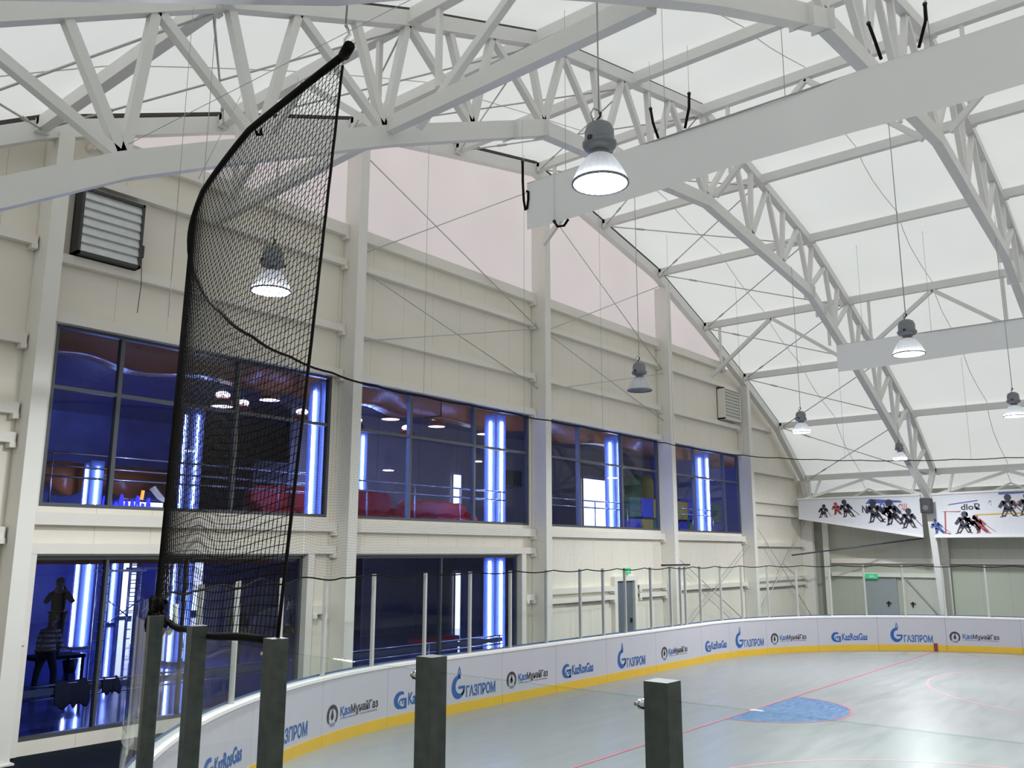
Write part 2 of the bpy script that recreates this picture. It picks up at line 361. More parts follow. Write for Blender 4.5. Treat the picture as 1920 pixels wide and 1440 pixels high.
# windows in the gable wall
def window(k, x0, x1, z0, z1, mull, trans):
    mw = .04 if trans else .025
    root = bpy.data.objects.new(f'window_{k}', None); COL.objects.link(root); root.location = (x0, WY0, z0); ROOT[root.name] = Vector((x0, WY0, z0)); struct(root)
    f = MB(); t = .07
    f.box((x0, WY0 + .02, z0), (x0 + t, WY1 - .02, z1)).box((x1 - t, WY0 + .02, z0), (x1, WY1 - .02, z1))
    f.box((x0 + t, WY0 + .02, z0), (x1 - t, WY1 - .02, z0 + t)).box((x0 + t, WY0 + .02, z1 - t), (x1 - t, WY1 - .02, z1))
    f.build('window_frame', FRAME, root)
    xs_ = [x0 + t] + mull + [x1 - t]
    for m_ in mull: MB().box((m_ - mw, WY0 + .02, z0 + t), (m_ + mw, WY1 - .02, z1 - t)).build('mullion', FRAME, root)
    for i in range(len(xs_) - 1):
        a = xs_[i] + (mw if i else 0); b = xs_[i + 1] - (mw if i < len(xs_) - 2 else 0)
        zs = [z0 + t] + ([trans] if trans else []) + [z1 - t]
        if trans: MB().box((a, WY0 + .03, trans - .035), (b, WY1 - .03, trans + .035)).build('transom', FRAME, root)
        for j in range(len(zs) - 1):
            za = zs[j] + (.035 if j else 0); zb = zs[j + 1] - (.035 if j < len(zs) - 2 else 0)
            MB().add([(a, WY0 + .09, za), (b, WY0 + .09, za), (b, WY0 + .09, zb), (a, WY0 + .09, zb)], [(0, 1, 2, 3)]).build('pane', WGLASS, root)
window(1, 6.66, 13.12, 4.2, 7.58, [7.95, 10.58], 6.39)
window(2, 13.83, 20.79, 4.2, 7.58, [15.8, 18.32], 6.39)
window(3, 21.8, 28.66, 4.2, 7.58, [23.49, 26.12], 6.39)
window(4, 29.95, 35.58, 4.2, 7.58, [31.52, 34.16], 6.39)
window(5, 6.66, 12.51, .2, 3.32, [8.02, 9.68], None)
window(6, 13.77, 20.23, .2, 3.32, [17.05], None)

# gable columns (H section) and rafter
CXS = [6.27, 13.45, 21.06, 28.82, 35.73, 42.35]
cname = ['first gable column from the left, beside the large louver', 'second gable column from the left, between the two lower windows', 'third gable column from the left, under the tip of the roof',
         'fourth gable column from the left, behind the gate posts', 'fifth gable column from the left, right of the small louver', 'corner column where gable and side wall meet']
for x, lab in zip(CXS, cname):
    zt = (arch_z(x) - .2) if x < 42 else 6.9
    t = thing('steel_column', 'cream H-section ' + lab, 'column', (x, 16.2, 0), 'gable wall columns')
    MB().box((x - .14, 15.9, -.03), (x + .14, 15.93, zt)).build('front_flange', COLM, t)
    MB().box((x - .14, 16.4, -.03), (x + .14, 16.44, zt)).build('rear_flange', COLM, t)
    MB().box((x - .135, 15.93, -.03), (x - .11, 16.4, zt)).build('web', COLM, t)
    MB().box((x - .2, 15.86, -.03), (x + .2, 16.44, 0.0)).build('base_plate', COLM, t)
t = thing('gable_rafter', 'white polygonal rafter following the roof edge along the gable wall', 'rafter', (CX, YG, 6.9))
MB().sweep([(x, z - .06) for x, z in ARCH] + [(42.3, 5.9)], YG + .05, .24, .34).build('rafter_beam', STEEL, t)
MB().sweep([(x, z + .20) for x, z in ARCH], YG + .02, .10, .07).build('gap_shade', DARKGAP, t)
for x, z in ARCH[1:-1]: MB().box((x - .09, YG - .2, z - .02), (x + .09, YG - .05, z + .12)).build('purlin_seat', STEEL, t)

# wall girts
def girt(x0, x1, z, h, lab, d=.17):
    t = thing('wall_girt', lab, 'girt', ((x0 + x1) / 2, 16.36, z), 'horizontal girts on the gable wall')
    MB().box((x0, 16.44 - d, z - h / 2), (x1, 16.44, z - h / 2 + .02)).box((x0, 16.44 - d, z + h / 2 - .02), (x1, 16.44, z + h / 2)).box((x0, 16.44 - d, z - h / 2 + .02), (x1, 16.46 - d, z + h / 2 - .02)).build('channel', GIRT, t)
    for xx in (x0 + .05, x1 - .05):
        MB().box((xx - .05, 16.44 - d - .03, z - h / 2 - .09), (xx + .05, 16.44, z - h / 2)).build('bracket', GIRT, t)
bays = [(6.42, 13.3), (13.6, 20.9), (21.22, 28.66), (28.98, 35.57), (35.89, 42.2)]
bn = ['in the bay with the large louver', 'in the bay above the red sofas', 'in the bay right of the middle column', 'in the bay with the small louver', 'in the last bay before the corner']
for i, (a, b) in enumerate(bays[:4]):
    for z, h, nm in ((3.98, .22, 'thick cream sill girt under the upper window'), (7.66, .20, 'cream girt over the upper window'), (8.79, .17, 'cream girt a metre above the window head'),
                     (10.48, .17, 'second cream girt from the panel top'), (11.33, .30, 'deep cream girt capping the wall panels')):
        aa, bb = a, b
        if i == 0 and z > 11: aa = lx + .3
        if i == 3 and z > 11: bb = rx - .3
        if i == 3 and abs(z - 10.48) < .1: bb = 35.4
        girt(aa, bb, z, h, nm + ' ' + bn[i])
for i, (a, b) in enumerate(bays[:2]): girt(a, b, 3.45, .18, 'cream lintel girt over the lower window ' + bn[i])
for z, h, nm in ((9.03, .16, 'topmost'), (7.02, .16, 'second'), (5.70, .17, 'third'), (5.16, .17, 'fourth'), (3.76, .17, 'fifth'), (2.25, .16, 'sixth'), (1.98, .16, 'lowest')):
    girt(35.89, min(42.2, xat(max(z, 7.01) + .3, 1) if z > 6 else 42.2), z, h, f'{nm} cream girt from the top ' + bn[4])
for z, h, nm in ((2.22, .16, 'upper'), (1.94, .16, 'lower')):
    girt(21.22, 25.2, z, h, f'{nm} short cream girt left of the dark gable door'); girt(26.75, 28.66, z, h, f'{nm} short cream girt right of the dark gable door')
girt(28.98, 35.57, 2.1, .17, 'low cream girt behind the rink glass in the bay with the small louver')
for z, h, nm in ((9.0, .18, 'topmost'), (7.15, .2, 'second'), (5.88, .2, 'third'), (5.36, .18, 'fourth'), (3.72, .2, 'fifth')):
    girt(-1.9, 6.1, z, h, f'{nm} cream girt from the top left of the first gable column')
for (x, y0) in ((6.53, 2.0), (12.8, 2.1), (20.54, 2.1)):
    girt(x - .1 if x > 7 else 6.3, x + .3 if x > 7 else 6.6, y0, .17, 'stub girt beside the lower window ' + ('at the far left' if x < 7 else 'left of the second gable column' if x < 15 else 'left of the third gable column'))
for x0, x1, nm in ((6.42, 6.66, 'left of the window with the striped person'), (12.51, 12.69, 'right of the window with the striped person'), (20.23, 20.43, 'right of the lower window nearest the middle')):
    tag(MB().box((x0, 16.28, 0), (x1, 16.449, 3.36)).build('window_jamb', GIRT), 'cream steel jamb ' + nm, 'jamb')

# ------------------------------------------------------------------ roof trusses
def truss(y, lab):
    t = thing('roof_truss', lab, 'truss', (CX, y, 0), 'arched roof trusses')
    MB().sweep([(x, z - .03) for x, z in ARCH], y, .20, .27).build('top_chord', STEEL, t)
    MB().sweep([(x, z + .17) for x, z in ARCH], y + .03, .09, .07).build('gap_shade', DARKGAP, t)
    MB().sweep(LOW, y, .22, .33).build('bottom_chord', STEEL, t)
    dg = [1.9, 4.2, 6.65, 9.0, 11.25, 13.5, 15.7, 17.9, 20.1]; vt = [0, 3.05, 5.45, 7.85, 10.2, 12.4, 14.65, 16.8, 19.0]
    bt = [0, 2.85, 5.1, 7.35, 9.55, 11.7, 14.05, 15.95, 18.2]
    for sg in (-1, 1):
        for k in range(9):
            if k == 0 and sg < 0: continue
            xb = CX + sg * bt[k]; zb = low_z(xb) + .1
            tops = [vt[k]] + [dg[k]] + ([dg[k - 1]] if k else [-dg[0]])
            for d in tops:
                xt = CX + sg * d
                MB().beam((xb, y, zb), (xt, y, arch_z(xt) - .1), .13, .13, (0, 1, 0)).build('web_strut', STEEL, t)
        MB().beam((CX + sg * 20.0, y, 5.95), (CX + sg * 21.2, y, -.03), .30, .26, (0, 1, 0)).build('leg', STEEL, t)
        MB().beam((CX + sg * 21.35, y, 7.1), (CX + sg * 20.0, y, 5.9), .2, .2, (0, 1, 0)).build('knee', STEEL, t)
        for d in (7.4, 8.4):
            x = CX + sg * d; MB().box((x - .012, y - .2, low_z(x) - .2), (x + .012, y + .2, low_z(x) + .17)).build('splice_plate', STEEL, t)
    return t
truss(YT, 'white arched roof truss nearest the gable wall, with netting hung before its left half')
truss(YT2, 'white arched roof truss at the upper right, crossing above the long banner')

# purlins between trusses
pn = {}
for k, (x, z) in enumerate(ARCH): pn[k] = x
bay = [(YG - .1, YT + .1, 'between the gable wall and the first roof truss'), (YT - .1, YT2 + .1, 'between the two roof trusses in view'), (YT2 - .1, -1.5, 'on the near side of the second roof truss')]
def pname(k):
    d = 12 - k
    return f'{ORD[d]} from the right eave' if d < 7 else f'{ORD[k]} from the left eave'
def pvis(k, b): return k >= 1 if b == 0 else (k >= 2 if b == 1 else k >= 5)
for b, (ya, yb, bl) in enumerate(bay):
    for k, (x, z) in enumerate(ARCH):
        if not pvis(k, b): continue
        t = thing('roof_purlin', f'white roof purlin, {("gable to first truss", "first to second truss", "nearer than second truss")[b]}, {pname(k)}', 'purlin', (x, (ya + yb) / 2, z), 'roof purlins')
        MB().box((x - .09, yb, z - .14), (x + .09, ya, z + .12)).build('beam', STEEL, t)
        for yy in (ya - .05, yb + .05): MB().box((x - .12, yy - .06, z - .17), (x + .12, yy + .06, z - .14)).build('cleat', STEEL, t)
# inverted V braces from purlin mid span down to the lower chords
for b, (ya, yb, bl) in enumerate(bay[:3]):
    for k, nm in ((3, 'left of the ridge'), (6, 'under the ridge'), (9, 'on the right slope'), (12, 'at the right eave')):
        if not pvis(k, b) or (b == 2 and k > 6): continue
        x, z = ARCH[k]; ym = (ya + yb) / 2; lz = low_z(x if k < 12 else CX + 20)
        xl = x if k < 12 else CX + 20.4
        t = thing('v_brace', f'white inverted V brace {nm}, {("gable to first truss", "first to second truss", "nearer than second truss")[b]}', 'brace', (x, ym, z), 'inverted V braces under the purlins')
        for yy in (ya - .1, yb + .1):
            MB().beam((x, ym, z - .15), (xl, yy + (.08 if yy < ym else -.08), lz + .05), .13, .13).build('leg', STEEL, t)
            yq = yy + (.55 if yy < ym else -.55)
            MB().beam((x, yq, z - .14), (xl, yq, lz + (.62 if k < 12 else .15)), .09, .09, (0, 1, 0)).build('post', STEEL, t)
        if k == 12: MB().beam((xl, ya, lz + .02), (xl, yb, lz + .02), .18, .16).build('bottom_bar', STEEL, t)
        if k == 12:
            for yy in (ym - .95, ym + .95): MB().beam((xl + 1.2, ym, lz + .5), (xl + 1.2, yy, lz + .05), .08, .08).build('strut', STEEL, t)
# heavy tie beam running along the hall from the gable over the lower chord
t = thing('tie_beam', 'thick white tie beam rising from lower left to upper right across the first truss', 'beam', (8.8, 9, 10))
for p, q in (((9.45, 16.0, 10.36), (9.0, 10.25, 10.33)), ((8.95, 9.98, 10.33), (7.75, 4.35, 9.5))): MB().beam(p, q, .16, .26).build('beam_length', STEEL, t)

# crossed bracing rods in the end bay of the roof
for k in range(1, 12):
    (x0, z0), (x1, z1) = ARCH[k], ARCH[k + 1]
    nm = f'{ORD[11 - k]} roof cell from the right eave' if k > 5 else f'{ORD[k]} roof cell from the left eave'
    for j, (p, q) in enumerate((((x0, YG - .15, z0 - .1), (x1, YT + .15, z1 - .16)), ((x1, YG - .15, z1 - .1), (x0, YT + .15, z0 - .16)))):
        t = thing('bracing_rod', f'thin bracing rod {"rising" if (j == 0) == (k < 6) else "falling"} from the gable, {nm}', 'bracing rod', p, 'crossed bracing rods under the roof')
        MB().tube([p, q], .02, 6).build('rod', ROD, t)
        P, Q = Vector(p), Vector(q); a = P + (Q - P) * .16; b_ = P + (Q - P) * .2
        MB().tube([a, b_], .036, 6).build('turnbuckle', ROD, t)
def wallrod(p, q, lab):
    tag(MB().tube([(p[0], 16.2 - .06 * (q[1] > p[1]), p[1]), (q[0], 16.2 - .06 * (q[1] > p[1]), q[1])], .016, 6).build('bracing_rod', ROD), lab, 'bracing rod', 'crossed bracing rods on the gable wall')
wallrod((13.6, 13.5), (20.9, 10.35), 'thin rod falling right across the white gable sheet left of the third column')
wallrod((13.6, 10.75), (20.9, 15.0), 'thin rod rising right across the white gable sheet left of the third column')
wallrod((13.6, 10.4), (20.9, 8.4), 'thin rod falling right over the cream panels above the red sofas')
wallrod((13.6, 8.5), (20.9, 10.3), 'thin rod rising right over the cream panels above the red sofas')
wallrod((21.25, 14.6), (28.65, 10.3), 'thin rod falling right across the gable sheet right of the third column')
wallrod((21.25, 10.3), (28.65, 13.6), 'thin rod rising right across the gable sheet right of the third column')
wallrod((21.25, 10.3), (28.65, 8.3), 'thin rod falling right over the cream panels of the middle bay')
wallrod((21.25, 8.4), (28.65, 10.1), 'thin rod rising right over the cream panels of the middle bay')
wallrod((29.0, .3), (35.6, 3.7), 'thin rod rising right behind the rink glass in the bay with the small louver')
wallrod((29.0, 3.4), (35.6, .3), 'thin rod falling right behind the rink glass in the bay with the small louver')
wallrod((35.9, .5), (42.2, 5.0), 'thin rod rising right in the last bay before the corner')
wallrod((35.9, 5.0), (42.2, .5), 'thin rod falling right in the last bay before the corner')

# ------------------------------------------------------------------ louvers
def louver(x0, x1, z0, z1, lab, nsl, crank, fm, sm):
    t = thing('wall_louver', lab, 'louver', ((x0 + x1) / 2, 16.3, z0), 'gable louvers'); y = 16.1
    f = MB(); f.box((x0, y, z0), (x0 + .05, 16.45, z1)).box((x1 - .05, y, z0), (x1, 16.45, z1)).box((x0, y, z0), (x1, 16.45, z0 + .05)).box((x0, y, z1 - .05), (x1, 16.45, z1)).box((x0, 16.42, z0), (x1, 16.45, z1))
    f.build('louver_frame', fm, t)
    h = (z1 - z0 - .1) / nsl
    for i in range(nsl):
        z = z0 + .05 + i * h
        MB().add([(x0 + .05, y + .05, z - .004), (x1 - .05, y + .05, z - .004), (x1 - .05, y + .015, z + .012), (x0 + .05, y + .015, z + .012), (x1 - .05, y + .03, z + h * .5), (x0 + .05, y + .03, z + h * .5), (x1 - .05, y + .06, z + h + .006), (x0 + .05, y + .06, z + h + .006)], [(0, 1, 2, 3), (3, 2, 4, 5), (5, 4, 6, 7)]).build('slat', sm, t)
    if crank:
        MB().box((x1, y + .05, z0 + .25), (x1 + .07, y + .12, z0 + .5)).tube([(x1 + .04, y + .08, z0 + .25), (x1 + .05, y + .02, z0 - .3), (x1 + .02, y + .02, z0 - .9)], .008, 5).build('crank', LOUVF, t)
louver(6.74, 7.97, 8.9, 10.22, 'large galvanised louver with dark frame high on the left of the gable wall', 7, True, LOUVF, LOUV)
louver(33.72, 35.32, 8.98, 10.34, 'small cream-grey louver beside the fifth gable column, high on the wall', 9, False, GIRT, LOUVC)

# ------------------------------------------------------------------ high-bay lamps
def lamp(name, lab, loc, lit, drop):
    t = thing(name, lab, 'lamp', loc, 'high bay lamps hanging over the ice'); x, y, z = loc
    MB().lathe([(.10, .31), (.135, .275), (.19, .20), (.235, .11), (.265, .03), (.275, 0)], loc, 56, False, 1, .05).build('reflector', SHADE, t)
    MB().lathe([(.268, .0), (.285, .0), (.285, .022), (.272, .022)], loc, 40).build('rim_ring', LAMPG, t)
    MB().lathe([(0, .03), (.236, .02), (.236, .026), (0, .04)], loc, 32).build('glow_shield', LAMPG, t)  # added disc that keeps the lens glow off the reflector
    MB().disc((x, y, z + .012), .268, 40).build('lens', LENS if lit else LENSOFF, t)
    h = MB().lathe([(.0, .67), (.07, .665), (.125, .63), (.148, .57), (.15, .455), (.172, .445), (.172, .415), (.155, .385), (.10, .36), (.078, .345), (.078, .315), (.112, .31), (.112, .295)], loc, 28).build('ballast_housing', LAMPG, t)
    MB().box((x + .15, y - .02, z + .41), (x + .21, y + .02, z + .45)).box((x - .19, y - .02, z + .42), (x - .15, y + .02, z + .46)).build('latch', BLACK, h)
    MB().tube([(x, y, z + .66), (x, y + .03, z + .70), (x + .02, y, z + .74), (x, y - .02, z + .78)], .012, 6).build('hook', BLACK, h)
    MB().tube([(x, y, z + .76), (x, y, z + .76 + drop)], .009, 6).build('cord', CABLE, t)
    MB().tube([(x, y, z + .8), (x - .1, y, z + .78), (x - .15, y, z + .7), (x - .1, y, z + .62)], .009, 6).build('flex', CABLE, t)
    if lit:
        L = bpy.data.lights.new('lamp_light', 'AREA'); L.shape = 'DISK'; L.size = .5; L.energy = 560; L.color = (.93, .97, 1.0)
        lo = bpy.data.objects.new('lamp_light', L); COL.objects.link(lo); lo.location = (0, 0, -.02); lo.parent = t
    return t
def top(x, y): return (low_z(x) - .76 - 7.0)
for loc, lit, lab in (((6.8, 4.47, 7.0), True, 'large lit high bay lamp in front of the long banner, nearest the viewer'), ((6.9, 10.1, 7.0), True, 'lit high bay lamp seen through the black net'),
                      ((16.75, 10.05, 7.0), False, 'unlit high bay lamp with dark lens hanging over the middle of the gable wall'), ((16.72, 4.27, 7.0), True, 'lit high bay lamp before the left end of the lower banner'),
                      ((25.9, 9.87, 7.0), True, 'lit high bay lamp hanging just right of the fifth gable column'), ((35.95, 9.84, 7.0), True, 'smallest lit high bay lamp, far off against the first truss near the right eave'),
                      ((26.35, 4.2, 7.0), True, 'lit high bay lamp at the right edge of the photo')):
    lamp('high_bay_lamp', lab, loc, lit, top(loc[0], loc[1]) + .05)

# ------------------------------------------------------------------ long banners and their hangers
def banner(x, y0, y1, z0, z1, lab):
    t = thing('cloth_banner', lab, 'banner', (x, y0, z1), 'long white banners along the hall')
    vs = []; fs = []; n = 60
    for i in range(n + 1):
        y = y0 + (y1 - y0) * i / n
        for j in range(7):
            f = j / 6; vs.append((x + .03 * math.sin(y * 1.1 + f * 2) * f + .012 * math.sin(y * 3.1), y, z0 + (z1 - z0) * f - (.03 * math.sin(y * .9) * (1 - f))))
    for i in range(n):
        for j in range(6): fs.append((i * 7 + j, i * 7 + j + 1, i * 7 + 8 + j, i * 7 + 7 + j))
    MB().add(vs, fs, True).build('cloth', CLOTH, t)
    MB().tube([(x, y0, z1), (x, y1, z1)], .014, 6).build('top_cable', CABLE, t)
    for i in range(5): 
        y = y0 - .9 - i * 2.1
        MB().tube([(x, y, z1), (x + .02, y, min(arch_z(x), low_z(x) + 2.3))], .006, 5).build('hanger_wire', ROD, t)
banner(12.2, 9.68, -6.0, 9.42, 10.34, 'long blank white cloth banner crossing the upper right behind the large lamp')
banner(29.0, 9.68, -6.0, 9.40, 10.3, 'blank white cloth banner lower on the right behind the smaller lit lamp')
BX = 12.16
for pts_, lab in (([(9.77, 10.8), (9.765, 10.4), (9.74, 10.0), (9.70, 9.8), (9.66, 9.82), (9.63, 10.0), (9.63, 10.15), (9.67, 10.17)], 'black bent hose hanging in a hook at the left end of the long banner'),
                  ([(9.02, 9.40), (8.95, 9.28), (8.8, 9.26), (8.7, 9.36)], 'short black hose loop below the left end of the long banner'),
                  ([(6.93, 10.93), (6.89, 10.65), (6.80, 10.35)], 'black bent hose over the banner right of the large lamp, left of its pair'),
                  ([(6.19, 10.95), (6.2, 10.7), (6.29, 10.36)], 'black bent hose over the banner right of the large lamp, right of its pair'),
                  ([(3.26, 11.02), (3.2, 10.75), (3.13, 10.4)], 'black bent hose before the second truss, left of its pair'),
                  ([(2.49, 11.0), (2.5, 10.75), (2.62, 10.38)], 'black bent hose before the second truss, right of its pair')):
    t = thing('rubber_hose', lab, 'hose', (BX, pts_[0][0], pts_[0][1]), 'black hoses on the long banner')
    MB().tube([(BX, a, b) for a, b in pts_], .024, 8).build('tube', ROPE, t)
    MB().sphere((BX, pts_[0][0], pts_[0][1]), .034, 8, 6).build('end_cap', BLACK, t)
    MB().tube([(BX, pts_[0][0], pts_[0][1]), (BX, pts_[0][0], pts_[0][1] + .9)], .004, 5).build('wire', ROD, t)

# ------------------------------------------------------------------ text on the boards
DG = None
_tc = {}
def text_mesh(st, bold=False):
    k = (st, bold)
    if k in _tc: return _tc[k]
    cu = bpy.data.curves.new('lettering', 'FONT'); cu.body = st; cu.size = 1; cu.resolution_u = 3
    if bold: cu.offset = .026
    ob = bpy.data.objects.new('lettering', cu); COL.objects.link(ob); bpy.context.view_layer.update()
    me = ob.evaluated_get(bpy.context.evaluated_depsgraph_get()).to_mesh()
    v = [(p.co.x, p.co.y) for p in me.vertices]; f = [tuple(p.vertices) for p in me.polygons]
    bpy.data.objects.remove(ob); bpy.data.curves.remove(cu)
    x0 = min(p[0] for p in v); x1 = max(p[0] for p in v)
    _tc[k] = ([((a - x0) / (x1 - x0), b) for a, b in v], f); return _tc[k]
CAP = .73
class Art:      # flat artwork in (u, z) metres
    def __init__(s): s.v = []; s.f = []
    def text(s, st, u, z, width, cap, bold=False, x0=0):
        v, f = text_mesh(st, bold); k = len(s.v); s.v += [(u + a * width, z + b * cap / CAP) for a, b in v]; s.f += [tuple(i + k for i in q) for q in f]; return s
    def poly(s, p): k = len(s.v); s.v += list(p); s.f.append(tuple(range(k, k + len(p)))); return s
    def arc(s, cu, cz, r0, r1, a0, a1, sx=1, off=(0, 0), n=28):   # crescent between an outer and an offset inner circle
        k = len(s.v)
        for i in range(n + 1):
            a = math.radians(a0 + (a1 - a0) * i / n)
            s.v.append((cu + sx * r1 * math.cos(a), cz + r1 * math.sin(a))); s.v.append((cu + sx * (off[0] + r0 * math.cos(a)), cz + off[1] + r0 * math.sin(a)))
        for i in range(n): s.f.append((k + 2 * i, k + 2 * i + 1, k + 2 * i + 3, k + 2 * i + 2))
        return s
    def rect(s, u0, z0, u1, z1): return s.poly([(u0, z0), (u1, z0), (u1, z1), (u0, z1)])
def gp():
    a = Art(); a.arc(.24, .53, .155, .245, 78, 335, .88, (.05, .015)); a.rect(.24, .49, .45, .545); a.poly([(.395, .5), (.45, .5), (.43, .40), (.36, .34), (.33, .37), (.385, .42)])
    a.poly([(.25, .70), (.21, .80), (.245, .92), (.265, .97), (.262, .90), (.235, .80), (.262, .72)]); a.poly([(.268, .72), (.295, .80), (.268, .90), (.268, .97), (.285, .92), (.32, .80), (.28, .70)])
    a.poly([(.262, .74), (.25, .79), (.265, .85), (.28, .79)])
    a.text('ГАЗПРОМ', .49, .30, .98, .225, True); return [('emblem_print', a, LOGOB)]
def kr():
    a = Art(); a.arc(.2, .47, .105, .17, 62, 262, 1.15, (.035, .0)); a.rect(.19, .30, .375, .345); a.rect(.30, .30, .375, .50); a.rect(.2, .465, .375, .50)
    a.arc(.215, .43, .03, .055, -60, 220, 1.1)
    a.text('KazRosGas', .42, .36, .96, .235, True); return [('emblem_print', a, LOGOB)]
def km():
    k = Art(); k.arc(.18, .49, .132, .185, -48, 228, .95, (.0, -.012)); k.arc(.18, .47, .0, .06, 0, 360, .75); k.poly([(.135, .47), (.185, .62), (.225, .47)]); k.arc(.18, .49, .105, .12, 140, 215, 1)
    k.text('МұнайГаз', .755, .44, .82, .155, True)
    b = Art(); b.text('Қаз', .43, .44, .31, .155, True)
    for i in range(3): b.rect(.08 + .02 * i, .345 - .022 * i, .29 - .02 * i, .355 - .022 * i)
    b.text('ҰЛТТЫҚ КОМПАНИЯ', .43, .375, .52, .03); k.text('УЛТТЫК КОМПАНИЯСЫ', 1.0, .375, .55, .03)
    return [('emblem_print', k, LOGOK), ('lettering_print', b, LOGOB)]

# dasher boards: one panel between two seams
logos = {24.4: 'kr', 26.47: 'gp', 28.54: 'km', 30.58: 'kr', 32.26: 'gp', 34.13: 'km', 36.3: 'kr', 38.83: 'gp', 41.21: 'km', 43.96: 'kr', 45.83: 'gp', 47.64: 'km', 50.23: 'kr', 52.42: 'gp', 54.44: 'km'}
seams = [7.0, 10.0, 13.4, 15.8, 18.2, 20.4, 22.3, 24.2, 26.1, 28.4, 30.4, 32.1, 33.98, 36.05, 38.31, 40.91, 43.73, 45.54, 47.46, 49.71, 52.0, 54.34, 56.7, 59.1, 62.3]
def strip(s0, s1, prof, m, name, par):
    """profile (offset towards the ice, z) swept along the board line"""
    n = max(2, int((s1 - s0) / .3)); vs = []; fs = []; k = len(prof)
    for i in range(n + 1):
        p, nn = BP.at(s0 + (s1 - s0) * i / n)
        for d, z in prof: vs.append((p.x + nn.x * d, p.y + nn.y * d, z))
    for i in range(n):
        for j in range(k): fs.append((i * k + j, i * k + (j + 1) % k, (i + 1) * k + (j + 1) % k, (i + 1) * k + j))
    fs += [tuple(range(k)), tuple(range(n * k, n * k + k))]
    return MB().add(vs, fs).build(name, m, par)
def print_on(art, s0, m, name, par, off=.006):
    vs = []
    for u, z in art.v:
        p, nn = BP.at(s0 + u); vs.append((p.x + nn.x * off, p.y + nn.y * off, z))
    return MB().add(vs, art.f).build(name, m, par)
LN = {'gp': 'blue flame emblem and block letters', 'kr': 'squarish blue emblem and narrow letters', 'km': 'round dark emblem and two-colour letters'}
cnt = {}
desc = ['nearest the second near post', 'left of the second near post', 'third from the left', 'fourth from the left']
for i in range(len(seams) - 1):
    s0, s1 = seams[i] + .004, seams[i + 1] - .004
    lg = [(u, k) for u, k in logos.items() if s0 - .4 <= u < s1 - .4]
    mid, nn = BP.at((s0 + s1) / 2)
    if lg:
        k = lg[0][1]; cnt[k] = cnt.get(k, 0) + 1
        lab = f'white rink board with {LN[k]}, {ORD[cnt[k]-1]} such from the left'
        if len(lg) > 1: lab = 'white rink board carrying two different logos'; 
        for kk in lg[1:]: cnt[kk[1]] = cnt.get(kk[1], 0) + 1
    else: lab = f'blank white rink board panel, {ORD[i]} along from the viewer\'s side'
    t = thing('dasher_board', lab, 'rink board', (mid.x, mid.y, 0), 'white rink boards')
    strip(s0, s1, [(0, .2), (0, 1.13), (-.10, 1.13), (-.10, .2)], BOARD, 'facing', t)
    strip(s0, s1, [(.012, 0), (.012, .2), (-.10, .2), (-.10, 0)], KICK, 'kick_plate', t)
    strip(s0, s1, [(.02, 1.13), (.02, 1.18), (-.0, 1.20), (-.13, 1.20), (-.13, 1.13)], CAPW, 'top_rail', t)
    strip(s0, s1, [(-.131, 1.0), (-.131, 1.23), (-.15, 1.23), (-.15, .1), (-.131, .1)], BACKB, 'rear_trim', t)
    for u, k in lg:
        for nm, a, m in {'gp': gp, 'kr': kr, 'km': km}[k](): print_on(a, u, m, nm, t)
t = tag(MB().box((34.10, GY - .05, .02), (34.22, GY + .05, .26)).build('goal_line_mark', mat('dark red mark', (.20, .03, .04), .4)), 'dark red mark on the yellow kick plate where the goal line ends', 'marker')

# ------------------------------------------------------------------ glass and posts
SP = [8.0, 10.2, 12.3, 13.54, 14.62, 15.74, 16.73, 17.69, 21.2, 24.04, 25.44, 26.99, 28.44, 29.96, 31.49, 32.91, 34.33, 35.74, 37.21, 38.29, 39.4, 40.81, 41.98, 42.59, 42.9, 43.89, 45.22, 46.39, 47.69, 48.98, 50.35, 51.67, 53.05, 54.41, 55.78, 57.2, 59.2]
NFAR = 9
GZ = 2.97
plab = {13.54: 'galvanised steel post nearest the viewer, right of the other near posts', 14.62: 'galvanised steel post standing before the blue printed word, second near post',
        15.74: 'galvanised steel post at the lower corner of the net hem', 16.73: 'galvanised steel post left of the net hem corner post', 17.69: 'galvanised steel post leftmost under the bunched net'}
far = 0
for i, s in enumerate(SP):
    p, nn = BP.at(s); tt = Vector((-nn.y, nn.x, 0)); near = s < 23
    c = p - nn * (.02 if near else .06)
    if s in plab or near: lab = plab.get(s, f'galvanised steel glass post behind the leftmost near post')
    else:
        far += 1; lab = f'slim pale aluminium glass post, {ORD[far-1]} from the left along the far boards' if far <= len(ORD) else 'slim pale post'
    if s in (8.0, 10.2, 12.3, 21.2): continue
    t = thing('glass_post', lab, 'post', (c.x, c.y, 0), 'posts holding the rink glass')
    wd, dp = (.09, .09) if near else (.05, .07)
    def P(a, b, z): q = c + tt * a + nn * b; return (q.x, q.y, z)
    mb = MB(); z0, z1 = (1.2, GZ + .01) if near else (1.2, GZ)
    vs = [P(a, b, z) for z in (z0, z1) for a, b in ((-wd / 2, -dp / 2), (wd / 2, -dp / 2), (wd / 2, dp / 2), (-wd / 2, dp / 2))]
    mb.add(vs, [(0, 3, 2, 1), (4, 5, 6, 7), (0, 1, 5, 4), (1, 2, 6, 5), (2, 3, 7, 6), (3, 0, 4, 7)]).build('shaft', GALV if near else ALU, t)
    if near:
        q = c - nn * (dp / 2) ; e = q - nn * .012
        q2 = c + tt * (wd / 2) - nn * .02
        MB().tube([(q2.x, q2.y, GZ - .07), tuple(Vector((q2.x, q2.y, GZ - .07)) + tt * .03)], .02, 10).tube([(q2.x, q2.y, GZ - .07), tuple(Vector((q2.x, q2.y, GZ - .07)) + tt * .05)], .009, 8).build('eye_bolt', BOLT, t)
gc = 0
